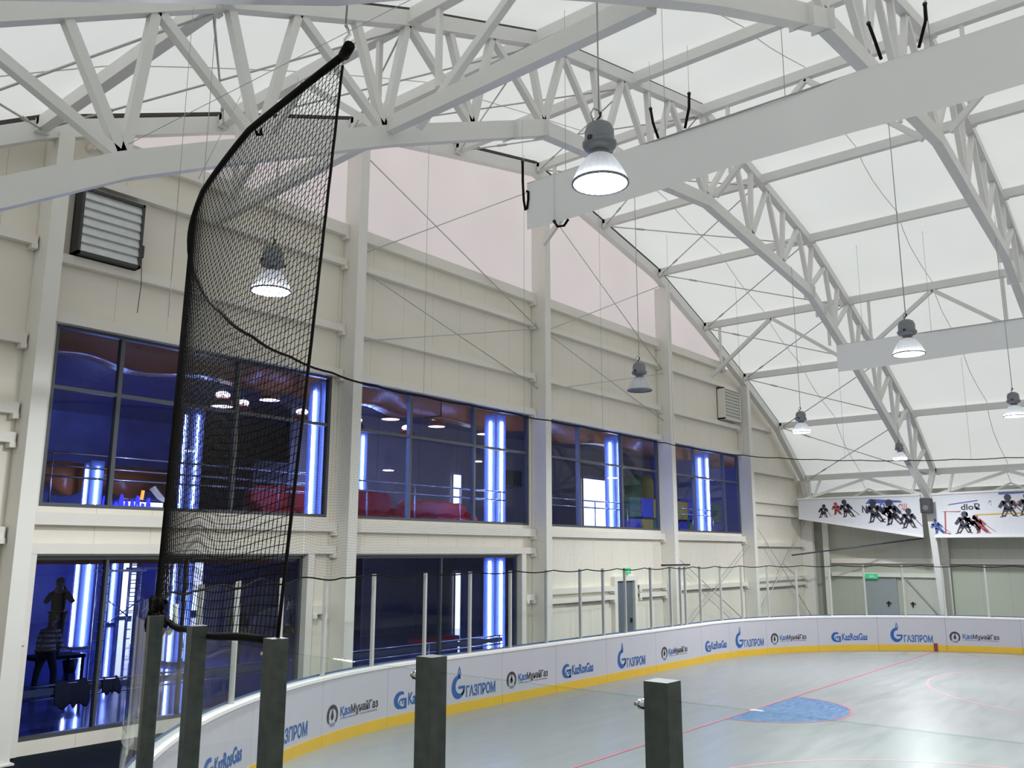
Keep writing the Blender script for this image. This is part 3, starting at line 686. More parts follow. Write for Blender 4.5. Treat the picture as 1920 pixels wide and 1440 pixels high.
for i in range(len(SP) - 1):
    s0, s1 = SP[i] + .03, SP[i + 1] - .03
    if s1 - s0 < .4: continue
    n = max(1, int((s1 - s0) / .35)); vs = []; fs = []
    near = s1 < 24.2
    for k in range(n + 1):
        p, nn = BP.at(s0 + (s1 - s0) * k / n); p = p - nn * (.02 if near else .06)
        for z in (1.21, GZ - .05): vs.append((p.x, p.y, z))
    for k in range(n): fs.append((2 * k, 2 * k + 1, 2 * k + 3, 2 * k + 2))
    gc += 1; mid, nn = BP.at((s0 + s1) / 2)
    lab = f'clear rink glass pane, {ORD[i]} along the near boards from the viewer' if near else f'clear rink glass pane right of the {ORD[i - NFAR]} slim aluminium post from the left'
    t = thing('rink_glass', lab, 'rink glass', (mid.x, mid.y, 1.15), 'panes of rink glass')
    MB().add(vs, fs, True).build('sheet', GLASS, t)
    e = [(BP.at(s0 + (s1 - s0) * k / n)[0] - BP.at(s0 + (s1 - s0) * k / n)[1] * (.02 if near else .06)) for k in range(n + 1)]
    MB().tube([(q.x, q.y, GZ - .05) for q in e], .0025, 4).build('polished_edge', EDGE, t)
b0, b1 = BP.at(41.56)[0], BP.at(43.14)[0]
tag(MB().box((b0.x, b0.y - .02, GZ + .03), (b1.x, b0.y + .12, GZ + .08)).build('gate_header', BLACK), 'black header bar over the gate posts before the fourth gable column', 'bar')

# ------------------------------------------------------------------ protective net: real twine on a grid between the glass top and the upper rope
NT = Path(3.5, 10.0, 13.7, 1.0, 26.4, 9.8, -12.0)
def lerp_path(P, a, b, n):
    return [P.at(a + (b - a) * i / n)[0] for i in range(n + 1)]
sT = [NT.K[0] + .75, NT.K[1], NT.K[2], NT.K[3], NT.K[3] + 2.0]
sB = [15.76, BP.K[1], BP.K[2], BP.K[3], BP.K[3] + 2.0]
cols_n = [300, 250, 270, 40]
topc, botc = [], []
for k in range(4):
    n = cols_n[k]
    for i in range(n + (k == 3)):
        f = i / n; topc.append(NT.at(sT[k] + (sT[k + 1] - sT[k]) * f)[0])
        p, nn = BP.at(sB[k] + (sB[k + 1] - sB[k]) * f); botc.append(p + nn * (.16 * min(1, f * 4) if k == 0 and f < .75 else .16 * (1 - f) * 4 + .03 if k == 0 else .03))
topc = np.array([[p.x, p.y] for p in topc]); botc = np.array([[p.x, p.y] for p in botc]); NCOL = len(topc); NROW = 78
NZT = 6.85; post_s = [s for s in SP]
ci = np.arange(NCOL)
sag_t = .03 * np.abs(np.sin(ci * math.pi / 30)) ; sag_b = .05 * np.abs(np.sin(ci * math.pi / 28))
near_w = np.clip(1 - ci / 260, 0, 1)
F_ = np.linspace(0, 1, NROW)[None, :]
pinch = 1 - .0 * F_
G = np.zeros((NCOL, NROW, 3))
curve = F_ ** 1.0
G[:, :, 0] = botc[:, 0:1] * (1 - curve) + topc[:, 0:1] * curve; G[:, :, 1] = botc[:, 1:2] * (1 - curve) + topc[:, 1:2] * curve
z0 = 2.97 - sag_b[:, None]; z1 = NZT - sag_t[:, None]
wave = .035 * np.sin(ci[:, None] * .17 + F_ * 9) * (1 - F_) * np.exp(-F_ * 2.5) * (ci[:, None] < 320)
zig = np.where((ci[:, None] + np.arange(NROW)[None, :]) % 2 == 0, .5, -.5) * .022 * np.clip(F_ * 2.2 - .5, 0, 1)
G[:, :, 2] = z0 * (1 - F_) + z1 * F_ + wave + zig
def strands(lines, rad):      # every line an (n,3) array -> one triangular tube each
    V = []; Q = []; base = 0; off = np.array([[1, 0, 0], [-.5, .5, .7], [-.5, -.5, -.7]])
    for L, r in zip(lines, rad):
        n = len(L); r = np.broadcast_to(np.asarray(r).reshape(-1, 1, 1), (n, 1, 1)) if np.ndim(r) else r
        V.append((L[:, None, :] + off[None] * r).reshape(-1, 3))
        i = np.arange(n - 1)[:, None]; k = np.arange(3)[None, :]; a = base + i * 3 + k; b = base + i * 3 + (k + 1) % 3
        Q.append(np.stack([a, b, b + 3, a + 3], -1).reshape(-1, 4)); base += n * 3
    return np.concatenate(V), np.concatenate(Q)
def np_mesh(name, V, Q, m, parent):
    off = ROOT[parent.name]; me = bpy.data.meshes.new(name); V = V - np.array(off)[None]
    me.vertices.add(len(V)); me.vertices.foreach_set('co', V.astype(np.float32).ravel())
    me.loops.add(Q.size); me.loops.foreach_set('vertex_index', Q.astype(np.int32).ravel())
    me.polygons.add(len(Q)); me.polygons.foreach_set('loop_start', (np.arange(len(Q)) * 4).astype(np.int32)); me.update(calc_edges=True)
    me.materials.append(m); ob = bpy.data.objects.new(name, me); COL.objects.link(ob); ob.parent = parent; ROOT[ob.name] = off; return ob
net = thing('protective_net', 'black protective net hanging in a curve along the end of the rink', 'net', (2.6, 4.0, 2.97))
rc = np.where(ci < 150, .0028, np.where(ci < 300, .0028 - (ci - 150) / 150 * .0017, .0011))
lines = [G[i] for i in range(NCOL)] + [G[:, j] for j in range(NROW)]
V, Q = strands(lines, [float(r) for r in rc] + [rc for _ in range(NROW)])
np_mesh('mesh', V, Q, NET, net)
step = 6
MB().tube([tuple(G[i, -1]) for i in range(0, NCOL, step)], [.028 if i < 130 else .028 - (i - 130) * .00006 if i < 300 else .016 for i in range(0, NCOL, step)], 8).build('top_rope', ROPE, net)
MB().tube([tuple(G[i, 0] + np.array([0, 0, -.01])) for i in range(0, NCOL, 4)], [.022 if i < 60 else .014 for i in range(0, NCOL, 4)], 7).build('bottom_rope', ROPE, net)
MB().tube([tuple(G[0, j]) for j in range(0, NROW, 3)], .010, 7).build('edge_rope', ROPE, net)
e = G[0, -1]; MB().tube([tuple(e), tuple(e + np.array([-.05, -.12, .0]))], .04, 10).build('bar_end', ROPE, net)
MB().tube([tuple(e + np.array([-.02, -.03, a])) for a in (.04, .1)] + [tuple(e + np.array([.02, -.03, .16])), tuple(e + np.array([-.02, -.03, .22]))], .012, 6).build('ring', BOLT, net)
MB().tube([tuple(e + np.array([-.02, -.03, .2])), tuple(e + np.array([.05, 0, 1.6])), tuple(e + np.array([.1, 0, 4.2]))], .007, 5).build('hanger_wire', CABLE, net)
for k, i in enumerate((118, 205, 300, 370, 440, 520, 600, 680, 760)):
    if i < NCOL:
        p = G[i, -1]; MB().tube([tuple(p), (p[0], p[1], min(arch_z(p[0]) - .2, 14))], .005, 5).build('hanger_wire', CABLE, net)
# bunched net at the left end post
q = BP.at(17.75)[0]
mb = MB()
for k in range(9):
    a = k * 2.4; mb.tube([(q.x + .05 * math.cos(a + u) * (1 - u * .1), q.y + .05 * math.sin(a * 1.3 + u), 2.86 + .045 * u + .02 * math.sin(a + u * 3)) for u in np.linspace(0, 5, 12)], .018, 6)
t = thing('net_bundle', 'black bundle of gathered netting tied on the leftmost near post', 'net bundle', (q.x, q.y, 2.75)); mb.build('gathered_twine', ROPE, t)
MB().tube([(q.x + .03, q.y - .1, 2.86), (q.x + .09, q.y - .08, 2.93), (q.x + .12, q.y - .02, 3.04)], .02, 6).build('white_tie', WHITEP, t)
# slack wires in the upper left
for p, qq, lab in (((4.66, 10.0, 8.35), (6.2, 4.6, 9.6), 'thin steel wire sloping up in front of the first truss'), ((5.2, 9.7, 10.4), (5.2, 9.7, 6.2), 'thin vertical wire at the upper left before the first truss'), ((6.1, 9.9, 9.6), (4.05, 7.2, 6.88), 'thin vertical wire holding the net rope at its leftmost bend')):
    tag(MB().tube([p, qq], .004, 5).build('steel_wire', CABLE), lab, 'wire')

# ------------------------------------------------------------------ right side wall: columns, girts, doors, signs, murals
for y, nm in ((15.4, 'next to the corner'), (10.1, 'behind the foot of the first truss')):
    t = thing('wall_column', f'cream steel column on the side wall {nm}', 'column', (42.8, y, 0), 'side wall columns')
    MB().box((42.6, y - .14, -.03), (42.63, y + .14, 5.9)).build('front_flange', COLM, t); MB().box((42.63, y - .02, -.03), (42.95, y + .02, 5.9)).build('web', COLM, t)
for z, h, nm in ((3.05, .2, 'upper'), (2.42, .16, 'lower')):
    for y0, y1, bl in ((10.24, 15.26, 'between corner column and first truss foot'), (-1.0, 9.96, 'right of the first truss foot')):
        if nm == 'lower' and y0 < 0: continue
        t = thing('side_girt', f'{nm} cream girt on the side wall {bl}', 'girt', (42.85, (y0 + y1) / 2, z), 'girts on the side wall')
        MB().box((42.76, y0, z - h / 2), (42.949, y1, z + h / 2)).build('channel', GIRT, t); MB().box((42.74, y0, z - h / 2 - .03), (42.949, y1, z - h / 2)).build('lower_lip', GIRT, t)
def door(k, m, y0, y1, z1, handles):
    r = bpy.data.objects.new(f'door_{k}', None); COL.objects.link(r); r.location = (42.9, (y0 + y1) / 2, 0); ROOT[r.name] = Vector(r.location); struct(r)
    MB().box((42.88, y0, -.03), (42.95, y1, z1)).build('leaf', m, r)
    MB().box((42.85, y0 - .08, -.03), (42.95, y0, z1 + .08)).box((42.85, y1, -.03), (42.95, y1 + .08, z1 + .08)).box((42.85, y0, z1), (42.95, y1, z1 + .08)).build('frame', m, r)
    for yy in handles: MB().box((42.80, yy - .03, 1.0), (42.88, yy + .03, 1.22)).box((42.80, yy - .13, 1.13), (42.82, yy + .1, 1.17)).build('handle', BLACK, r)
door(1, DOORG, 12.42, 13.75, 2.36, [12.75]); door(2, DOORW, 10.45, 11.95, 2.28, [11.7])
t = thing('exit_sign', 'green exit sign over the grey side door', 'sign', (42.8, 13.35, 2.3)); MB().box((42.70, 13.12, 2.22), (42.76, 13.68, 2.44)).build('housing', GREEN, t)
MB().prism([(0, 0), (.16, .07), (.16, .03), (.3, .03), (.3, .11), (.16, .11), (.16, .14)], (42.695, 13.2, 2.26), (0, 1, 0), (0, 0, 1), (.004, 0, 0)).build('arrow_print', WHITEP, t)
r = bpy.data.objects.new('door_3', None); COL.objects.link(r); r.location = (25.95, 16.4, 0); ROOT[r.name] = Vector(r.location); struct(r)
MB().box((25.4, 16.40, -.03), (26.5, 16.449, 2.45)).build('leaf', DOORD, r)
MB().box((25.22, 16.3, -.03), (25.4, 16.449, 2.6)).box((26.5, 16.3, -.03), (26.68, 16.449, 2.6)).box((25.4, 16.3, 2.45), (26.5, 16.449, 2.6)).build('frame', GIRT, r)
MB().box((26.3, 16.34, 1.05), (26.36, 16.4, 1.2)).build('handle', BLACK, r)
t = thing('exit_sign', 'small green exit sign over the dark door in the gable wall', 'sign', (26.15, 16.35, 2.7)); MB().box((26.0, 16.33, 2.68), (26.3, 16.449, 2.88)).build('housing', GREEN, t)
MB().box((26.08, 16.325, 2.75), (26.22, 16.33, 2.81)).build('arrow_print', WHITEP, t)
tag(MB().beam((42.8, 11.9, 2.25), (42.8, 10.3, .3), .05, .05).build('door_brace', ROD), 'thin grey bar slanting down across the cream side door', 'bar')
tag(MB().tube([(39.4, 15.85, 3.29), (42.4, 10.9, 4.06)], .035, 8).build('steel_pipe', FRAME), 'dark pipe slanting up from the corner under the hockey mural', 'pipe')
t = thing('loudspeaker', 'black loudspeaker hung on the truss leg between the two hockey murals', 'loudspeaker', (40.4, 10.1, 5.1))
MB().box((39.95, 9.85, 5.08), (40.3, 10.3, 5.7)).build('cabinet', BLACK, t, .02); MB().prism([(.11 * math.cos(k * .4), .11 * math.sin(k * .4)) for k in range(16)], (39.935, 10.08, 5.3), (0, 1, 0), (0, 0, 1), (.02, 0, 0)).build('driver', FRAME, t)
ROSE = mat('printed ice background', (0.70, 0.70, 0.74), 0.5, 0, .08, .6); INK = mat('dark printed players', (.03, .03, .055), .5); INKR = mat('red print', (.40, .07, .08), .5); INKB = mat('blue print', (.08, .12, .35), .5); SKN = mat('printed beige', (.62, .52, .40), .5); INKW = mat('white print', (.75, .75, .78), .5)
def mural(y0, y1, zt0, zb0, zt1, zb1, lab, figs, words):
    X = 40.7; t = thing('hockey_mural', lab, 'mural', (X, (y0 + y1) / 2, 5), 'hockey murals under the eave')
    poly = [(y0, zb0), (y1, zb1), (y1, zt1), (y0, zt0)]
    MB().prism(poly, (X, 0, 0), (0, 1, 0), (0, 0, 1), (.05, 0, 0)).build('panel', ROSE, t)
    MB().beam((X - .02, y0, zb0), (X - .02, y1, zb1), .1, .06).build('lower_rail', STEEL, t); MB().beam((X - .02, y0, zt0), (X - .02, y1, zt1), .1, .08).build('upper_rail', STEEL, t)
    def blob(mb, pts_, off):
        mb.add([(X - off, y, z) for y, z in pts_], [tuple(range(len(pts_)))])
    def limb(mb, a, b, w, off):
        a, b = np.array(a), np.array(b); d = (b - a) / np.linalg.norm(b - a); n_ = np.array([-d[1], d[0]]) * w / 2
        blob(mb, [tuple(a - n_), tuple(b - n_ * .7), tuple(b + n_ * .7), tuple(a + n_)], off)
    def disc2(mb, c_, r_, off): blob(mb, [(c_[0] + r_ * math.cos(k * .52), c_[1] + r_ * math.sin(k * .52)) for k in range(12)], off)
    for (y, z, s, kind, lean) in figs:
        mb = MB(); m = {'k': INK, 'r': INKR, 'w': INKW, 'b': INKB}[kind]
        H = lambda a, b: (y - a * s + lean * b * s, z + b * s)       # photo-left is +Y
        limb(mb, H(0, .95), H(0, .45), .56 * s, .006); limb(mb, H(-.08, .5), H(-.28, .05), .3 * s, .006); limb(mb, H(.1, .5), H(.32, .08), .3 * s, .006)
        limb(mb, H(-.2, .9), H(-.45, .55), .24 * s, .006); limb(mb, H(.2, .9), H(.42, .6), .24 * s, .006); disc2(mb, H(.02, 1.12), .19 * s, .006)
        limb(mb, H(-.28, .05), H(-.45, .02), .07 * s, .006); limb(mb, H(.32, .08), H(.48, .04), .07 * s, .006); limb(mb, H(.42, .6), H(.8, .12), .05 * s, .006)
        mb.build('printed_player', m, t)
        m2 = MB(); limb(m2, H(-.14, .3), H(-.26, .12), .1 * s, .009); limb(m2, H(.16, .32), H(.28, .14), .1 * s, .009); limb(m2, H(-.02, .8), H(.06, .62), .1 * s, .009); m2.build('printed_trim', SKN if kind == 'k' else INK, t)
    for st, y, z, wd, cap, m in words:
        v, f = text_mesh(st, True); MB().add([(X - .004, y + a * wd - wd / 2, z + b * cap / CAP) for a, b in v], f).build('mirrored_lettering', m, t)
    return t
mu = mural(15.9, 10.45, 5.9, 5.0, 5.9, 4.08, 'long hockey mural tapering towards the corner, with six dark players', 
  [(14.75, 5.0, .48, 'k', -.1), (14.05, 5.12, .45, 'r', .2), (13.55, 5.0, .62, 'k', .3), (12.35, 4.72, .8, 'k', .15), (11.95, 4.75, .55, 'w', -.3), (11.55, 4.6, .88, 'k', .25), (11.0, 4.45, .68, 'k', 0)],
  [('И', 12.85, 5.2, .22, .3, INK), ('П', 12.55, 5.2, .22, .3, INK), ('Я', 12.05, 5.25, .25, .32, INKB), ('ИЦ', 11.75, 5.25, .35, .32, INKB), ('ШЭ', 11.2, 5.25, .35, .28, INKR)])
mb = MB().add([(40.695, 12.8, 5.58), (40.695, 11.2, 5.60), (40.695, 11.3, 5.68), (40.695, 12.6, 5.80)], [(0, 1, 2, 3)]); mb.build('printed_blue_stroke', INKB, mu)
mu2 = mural(10.0, 3.0, 5.9, 4.08, 6.0, 4.06, 'level hockey mural at the right edge, with goal frame and referee',
  [(9.75, 4.2, .5, 'b', .4), (8.85, 4.2, .72, 'k', -.1), (8.45, 4.3, .66, 'w', .2), (8.1, 4.2, .6, 'r', .4), (7.1, 4.85, .72, 'k', 0), (6.4, 4.9, .7, 'k', 0)],
  [('Яolb', 8.5, 5.2, .75, .25, INK), ('Э', 7.75, 5.35, .12, .2, INKB), ('ЭEB', 6.85, 5.2, .55, .3, INKR)])
mb = MB()
for a, b in (((9.55, 4.25), (9.5, 5.15)), ((9.62, 5.15), (8.9, 5.12)), ((9.62, 4.25), (9.35, 4.2))):
    mb.add([(40.693, a[0] - .03, a[1]), (40.693, a[0] + .03, a[1] - .01), (40.693, b[0] + .03, b[1] - .02), (40.693, b[0] - .03, b[1] + .03)], [(0, 1, 2, 3)])
mb.build('printed_goal_frame', INKR, mu2)
mb = MB().add([(40.695, 9.4, 5.40), (40.695, 8.2, 5.55), (40.695, 8.2, 5.6), (40.695, 9.3, 5.46)], [(0, 1, 2, 3)]).add([(40.695, 7.4, 5.78), (40.695, 6.0, 5.82), (40.695, 6.0, 5.88), (40.695, 7.4, 5.88)], [(0, 1, 2, 3)]); mb.build('printed_blue_stroke', INKB, mu2)
MB().add([(40.696, 8.3, 4.95), (40.696, 6.0, 4.98), (40.696, 6.0, 5.06), (40.696, 8.3, 5.0)], [(0, 1, 2, 3)]).build('printed_yellow_board', KICK, mu2)

# ------------------------------------------------------------------ rooms behind the gable windows
GLOSSF = mat('glossy blue grey tile', (0.12, 0.15, 0.42), 0.06, 0, .12, 1.2, .7)
SHEET = mat('blue lit plastic sheeting', (0.30, 0.40, 0.92), 0.25, 0, .55, .7)  # plastic sheets, with the blue haze of the room put into their colour
INW = panelled('grey panel partition', (0.36, 0.32, 0.28), 0, 2.4, .05); INC = mat('dark ceiling', (0.09, 0.10, 0.26), 0.25, 0, .2, 1)  # ceiling colour made bluish to carry the blue glow of the room
NAVY = mat('blue lit wall', (0.10, 0.15, 0.60), 0.4, 0, .35, .5); ORANGE = mat('orange brown soffit', (0.42, 0.12, 0.03), 0.25, 0, .2, .8)  # far walls coloured blue in place of the blue light on them
PILB = mat('blue lit pillar cladding', (0.30, 0.40, 0.78), 0.5, 0, .04, 2); TUBE = emit('fluorescent tube', (0.46, 0.58, 1.0), 48.0)  # white cladding, blue glow of the tubes put into its colour
DAY = emit('daylit window', (0.86, 0.93, 1.0), 2.2); REDV = mat('red vinyl', (0.42, 0.012, 0.010), 0.5, 0, .1, 3); CHROME = mat('chrome rail', (0.6, 0.6, 0.62), 0.18, 1.0, .03)
PSH = mat('red pendant shade', (0.26, 0.03, 0.02), 0.4); PLENS = emit('pendant lens', (1.0, 0.97, 0.92), 6.0)
YEL = mat('yellow foam', (0.55, 0.38, 0.02), .5); BLU = mat('blue foam', (0.02, 0.05, 0.42), .5); GRN = mat('green foam', (0.02, 0.20, 0.05), .5); REDF = mat('red foam', (0.35, 0.02, 0.02), .5)
NEON = emit('blue neon lettering', (0.03, 0.03, 1.0), 2.5); NEONO = emit('orange neon accent', (1.0, 0.35, 0.03), 2.0)
JEANS = mat('dark trousers', (.012, .013, .02), .85); DARKJ = mat('dark jacket', (.010, .011, .014), .85); SKIN = mat('skin', (.36, .20, .14), .55, 0, .05); HAIR = mat('dark hair', (.012, .009, .007), .6)
STRIPE = striped('grey striped sweater', (.36, .36, .38), (.04, .04, .06), .115)
FL = .1
struct(MB().box((-2, 16.63, -.1), (46, 44, FL)).build('floor_hall', GLOSSF))
struct(MB().box((-2, 16.63, 3.36), (46, 44, 3.98)).build('floor_upper', INC))
struct(MB().box((-2, 16.63, 8.9), (46, 44, 9.0)).build('ceiling_upper', INC))
struct(MB().box((-2, 44, -.1), (46, 44.1, 9)).build('wall_far', NAVY)); struct(MB().box((46, 16.63, -.1), (46.1, 44, 9)).build('wall_far_right', NAVY)); struct(MB().box((-2.1, 16.63, -.1), (-2, 44, 9)).build('wall_far_left', NAVY))
struct(MB().box((-2, 35.5, 3.98), (19.7, 35.6, 8.9)).build('partition_sheeting', SHEET))
struct(MB().box((19.7, 27, 3.98), (46, 27.1, 8.9)).build('partition_upper', INW)); struct(MB().box((23.5, 27, FL), (46, 27.1, 3.36)).build('partition_lower', INW))
def bright(k, x0, x1, z0, z1, y):
    r = bpy.data.objects.new(f'window_{k}', None); COL.objects.link(r); r.location = (x0, y, z0); ROOT[r.name] = Vector(r.location); struct(r)
    MB().box((x0, y - .02, z0), (x1, y, z1)).build('lit_pane', DAY, r)
    f = MB(); f.box((x0 - .06, y - .06, z0 - .06), (x0, y, z1 + .06)).box((x1, y - .06, z0 - .06), (x1 + .06, y, z1 + .06)).box((x0, y - .06, z1), (x1, y, z1 + .06)).box((x0, y - .06, z0 - .06), (x1, y, z0)); f.build('window_frame', CHROME, r)
bright(7, 38.7, 41.2, 4.2, 7.34, 26.95); bright(8, 28.5, 29.0, 4.9, 6.84, 26.95); bright(9, 17.6, 19.4, 4.3, 5.45, 35.45); bright(10, 28.72, 29.05, FL, 2.48, 26.95); bright(11, 24.2, 25.8, .8, 3.2, 43.95); bright(12, 26.0, 26.7, .3, 2.9, 43.95); bright(13, 22.2, 22.9, FL + .1, 3.2, 43.95)
struct(MB().box((29.1, 26.9, FL), (30.4, 26.96, 2.55)).build('door_4', mat('pale blue door', (.45, .52, .72), .4)))
# wavy orange soffits
def wavy(name, x0, x1, y, zt, zb, amp, depth, lab):
    vs = []; fs = []; n = 40
    for i in range(n + 1):
        x = x0 + (x1 - x0) * i / n; yy = y + .25 * math.sin(i * .55); z = zb + amp * math.sin(i * .8)
        vs += [(x, yy, z), (x, yy, zt), (x, yy + depth, zt), (x, yy + depth, z)]
    for i in range(n):
        for j in range(4): fs.append((i * 4 + j, i * 4 + (j + 1) % 4, i * 4 + 4 + (j + 1) % 4, i * 4 + 4 + j))
    return tag(MB().add(vs, fs, True).build(name, ORANGE), lab, 'soffit')
wavy('soffit', 5, 19.9, 19.4, 8.89, 7.72, .06, .8, 'orange brown wavy soffit above the red pendant lamps behind the upper windows')
wavy('soffit', 19.95, 42, 19.4, 8.89, 7.72, .07, .8, 'orange brown wavy soffit behind the upper windows right of the third gable column')
wavy('soffit', 8, 19.5, 32.6, 6.6, 5.7, .3, 1.2, 'deep orange wavy bulkhead far back in the left upper window')
wavy('soffit', 5, 14, 17.4, 3.35, 3.16, .01, .4, 'orange brown band along the top of the lower windows')
# pillars with light tubes
def pillar(x, y, z0, z1, lab):
    t = thing('lit_pillar', lab, 'pillar', (x, y, z0), 'pillars with fluorescent tubes')
    h = .255
    MB().box((x - h, y - h, z0), (x + h, y + h, z1)).build('shaft', PILB, t, .02)
    for px, py in ((x - h - .03, y - .02), (x + .02, y - h - .03), (x + h + .03, y)):
        MB().tube([(px, py, z0 + .12), (px, py, z1 - .25)], .024, 8).build('light_tube', TUBE, t)
    MB().box((x - .3, y - .3, z0), (x + .3, y + .3, z0 + .1)).build('plinth', FRAME, t)
for x, y, l in ((14.44, 18.5, 'in the left upper window, right end'), (21.57, 18.5, 'in the second upper window, right part'), (28.7, 18.5, 'in the third upper window beside a bright opening'), (36.1, 18.5, 'in the fourth upper window'),
                (14.44, 24.9, 'behind the hanging net in the left upper window'), (21.0, 24.7, 'in the second upper window above the red sofas'), (14.44, 31.3, 'in the left upper window, by the glowing sign')):
    pillar(x, y, 3.98, 7.86 if y < 20 else 7.85 if y < 30 else 6.6, 'blue lit pillar with light tubes ' + l)
for x, y, l in ((21.57, 18.5, 'in the lower window nearest the middle'), (14.44, 31.3, 'lower left window beside the striped person'), (14.44, 24.9, 'in the lower left window right of the ladders'), (19.9, 40.5, 'far back beside the ladders, lower left window')):
    pillar(x, y, FL, 3.36, 'blue lit pillar with light tubes ' + l)
# railings behind the glass
def rail(name, x0, x1, y, zs, z0, posts, lab, bar=None):
    t = thing(name, lab, 'railing', ((x0 + x1) / 2, y, z0), 'railings behind the windows')
    for z in zs: MB().tube([(x0, y, z), (x1, y, z)], .022, 8).build('rail_tube', CHROME, t)
    for x in posts: MB().tube([(x, y, z0), (x, y, zs[0])], .018, 8).build('baluster', CHROME, t)
    if bar: MB().box((x0, y - .01, bar[0]), (x1, y + .02, bar[1])).build('flat_bar', FRAME, t)
rail('handrail', 6.7, 12.95, 17.1, [5.25, 5.0, 4.8], 3.98, [7.1, 9.6, 12.2], 'chrome railing behind the left upper window')
rail('handrail', 13.8, 20.5, 17.1, [5.2, 4.95], 3.98, [14.9, 16.6, 18.4, 20.2], 'chrome railing before the red sofas in the second upper window')
rail('handrail', 21.7, 28.4, 17.1, [5.15, 4.92], 3.98, [22.0, 25.3, 27.4], 'chrome railing behind the third upper window')
rail('handrail', 29.8, 35.4, 17.1, [5.15, 4.92], 3.98, [30.6, 32.4, 34.2], 'chrome railing behind the fourth upper window')
rail('handrail', 6.65, 12.35, 16.85, [1.03, .80], FL, [6.8, 9.5, 12.2], 'chrome handrail with dark bar behind the lower left window', (.86, .98))
rail('handrail', 13.75, 20.0, 16.85, [1.03, .80], FL, [13.9, 17.0, 19.9], 'chrome handrail with dark bar behind the lower window nearest the middle', (.86, .98))
# pendants
def pendant(x, y, z, k, lab):
    t = thing('pendant_lamp', lab, 'lamp', (x, y, z), 'red pendant lamps behind the upper windows')
    MB().lathe([(.30, 0), (.29, .10), (.24, .19), (.16, .25), (.06, .28), (.03, .34)], (x, y, z), 20).build('shade', PSH, t)
    MB().disc((x, y, z + .01), .29, 20).build('lens', PLENS, t)
    MB().lathe([(.20, .30), (.19, .36), (.12, .41), (.0, .43)], (x, y, z), 18).build('top_glow', PLENS, t)
    MB().tube([(x, y, z + .4), (x, y, 8.9)], .008, 5).build('cord', FRAME, t)
for k, x in enumerate((13.0, 14.5, 17.0, 19.2, 21.36, 23.9)): pendant(x, 21.0, 7.68 if k else 7.3, k, f'red pendant lamp, {ORD[k]} from the left in the near row behind the upper windows')
for k, x in enumerate((15.6, 17.9, 20.3, 22.8)): pendant(x, 24, 7.75, k, f'red pendant lamp, {ORD[k]} from the left in the far row behind the upper windows')
# red sofas
def sofa(x0, x1, y, h, lab):
    t = thing('red_sofa', lab, 'sofa', ((x0 + x1) / 2, y, 3.98), 'red vinyl sofas')
    n = 14; vs = []; fs = []
    prof = [(-.45, .05), (-.5, .3), (-.45, .48), (-.1, .52), (.05, .62), (.12, h - .08), (.25, h), (.42, h - .06), (.5, h - .3), (.5, .05)]
    for i in range(n + 1):
        f = i / n; e = .86 + .14 * math.sin(math.pi * f) ** .3
        for a, b in prof: vs.append((x0 + (x1 - x0) * f, y + a * e, 3.98 + b * e + .03 * math.sin(f * 21)))
    k = len(prof)
    for i in range(n):
        for j in range(k): fs.append((i * k + j, i * k + (j + 1) % k, i * k + k + (j + 1) % k, i * k + k + j))
    fs += [tuple(range(k)), tuple(range(n * k, n * k + k))]
    MB().add(vs, fs, True).build('body', REDV, t, .02)
    for xx in (x0 + (x1 - x0) / 3, x0 + (x1 - x0) * 2 / 3): MB().beam((xx, y - .47, 4.48), (xx, y - .08, 4.53), .02, .02).build('seat_seam', REDF, t)
    for xx in (x0 + .06, x1 - .06): MB().sphere((xx, y, 4.36), (.14, .46, .34), 12, 8).build('armrest', REDV, t)
sofa(13.2, 15.7, 19.6, 1.2, 'red vinyl sofa seen through the net edge in the left upper window'); sofa(16.05, 18.0, 19.4, 1.22, 'red vinyl sofa in the second upper window, left of its pair'); sofa(18.4, 21.3, 19.4, 1.05, 'red vinyl sofa in the second upper window, right of its pair')
# blue script sign
t = thing('neon_sign', 'glowing blue script sign with an orange accent in the left upper window', 'sign', (13.1, 26, 4.8))
mb = MB(); p = []
for k in range(90): u = k / 89; p.append((12.35 + 1.5 * u, 26, 4.72 + .26 * math.sin(k * .62) + .12 * math.sin(k * .23)))
mb.tube(p, .035, 6).build('lettering_tube', NEON, t); MB().tube([(12.5, 26, 4.45), (13.9, 26, 4.48)], .03, 6).build('underline_tube', NEON, t); MB().tube([(12.6, 26.02, 3.98), (12.6, 26.02, 4.7)], .02, 6).tube([(13.7, 26.02, 3.98), (13.7, 26.02, 4.7)], .02, 6).build('stand', FRAME, t); MB().tube([(13.52, 25.97, 4.98), (13.55, 25.97, 5.26)], .05, 6).build('accent_tube', NEONO, t)
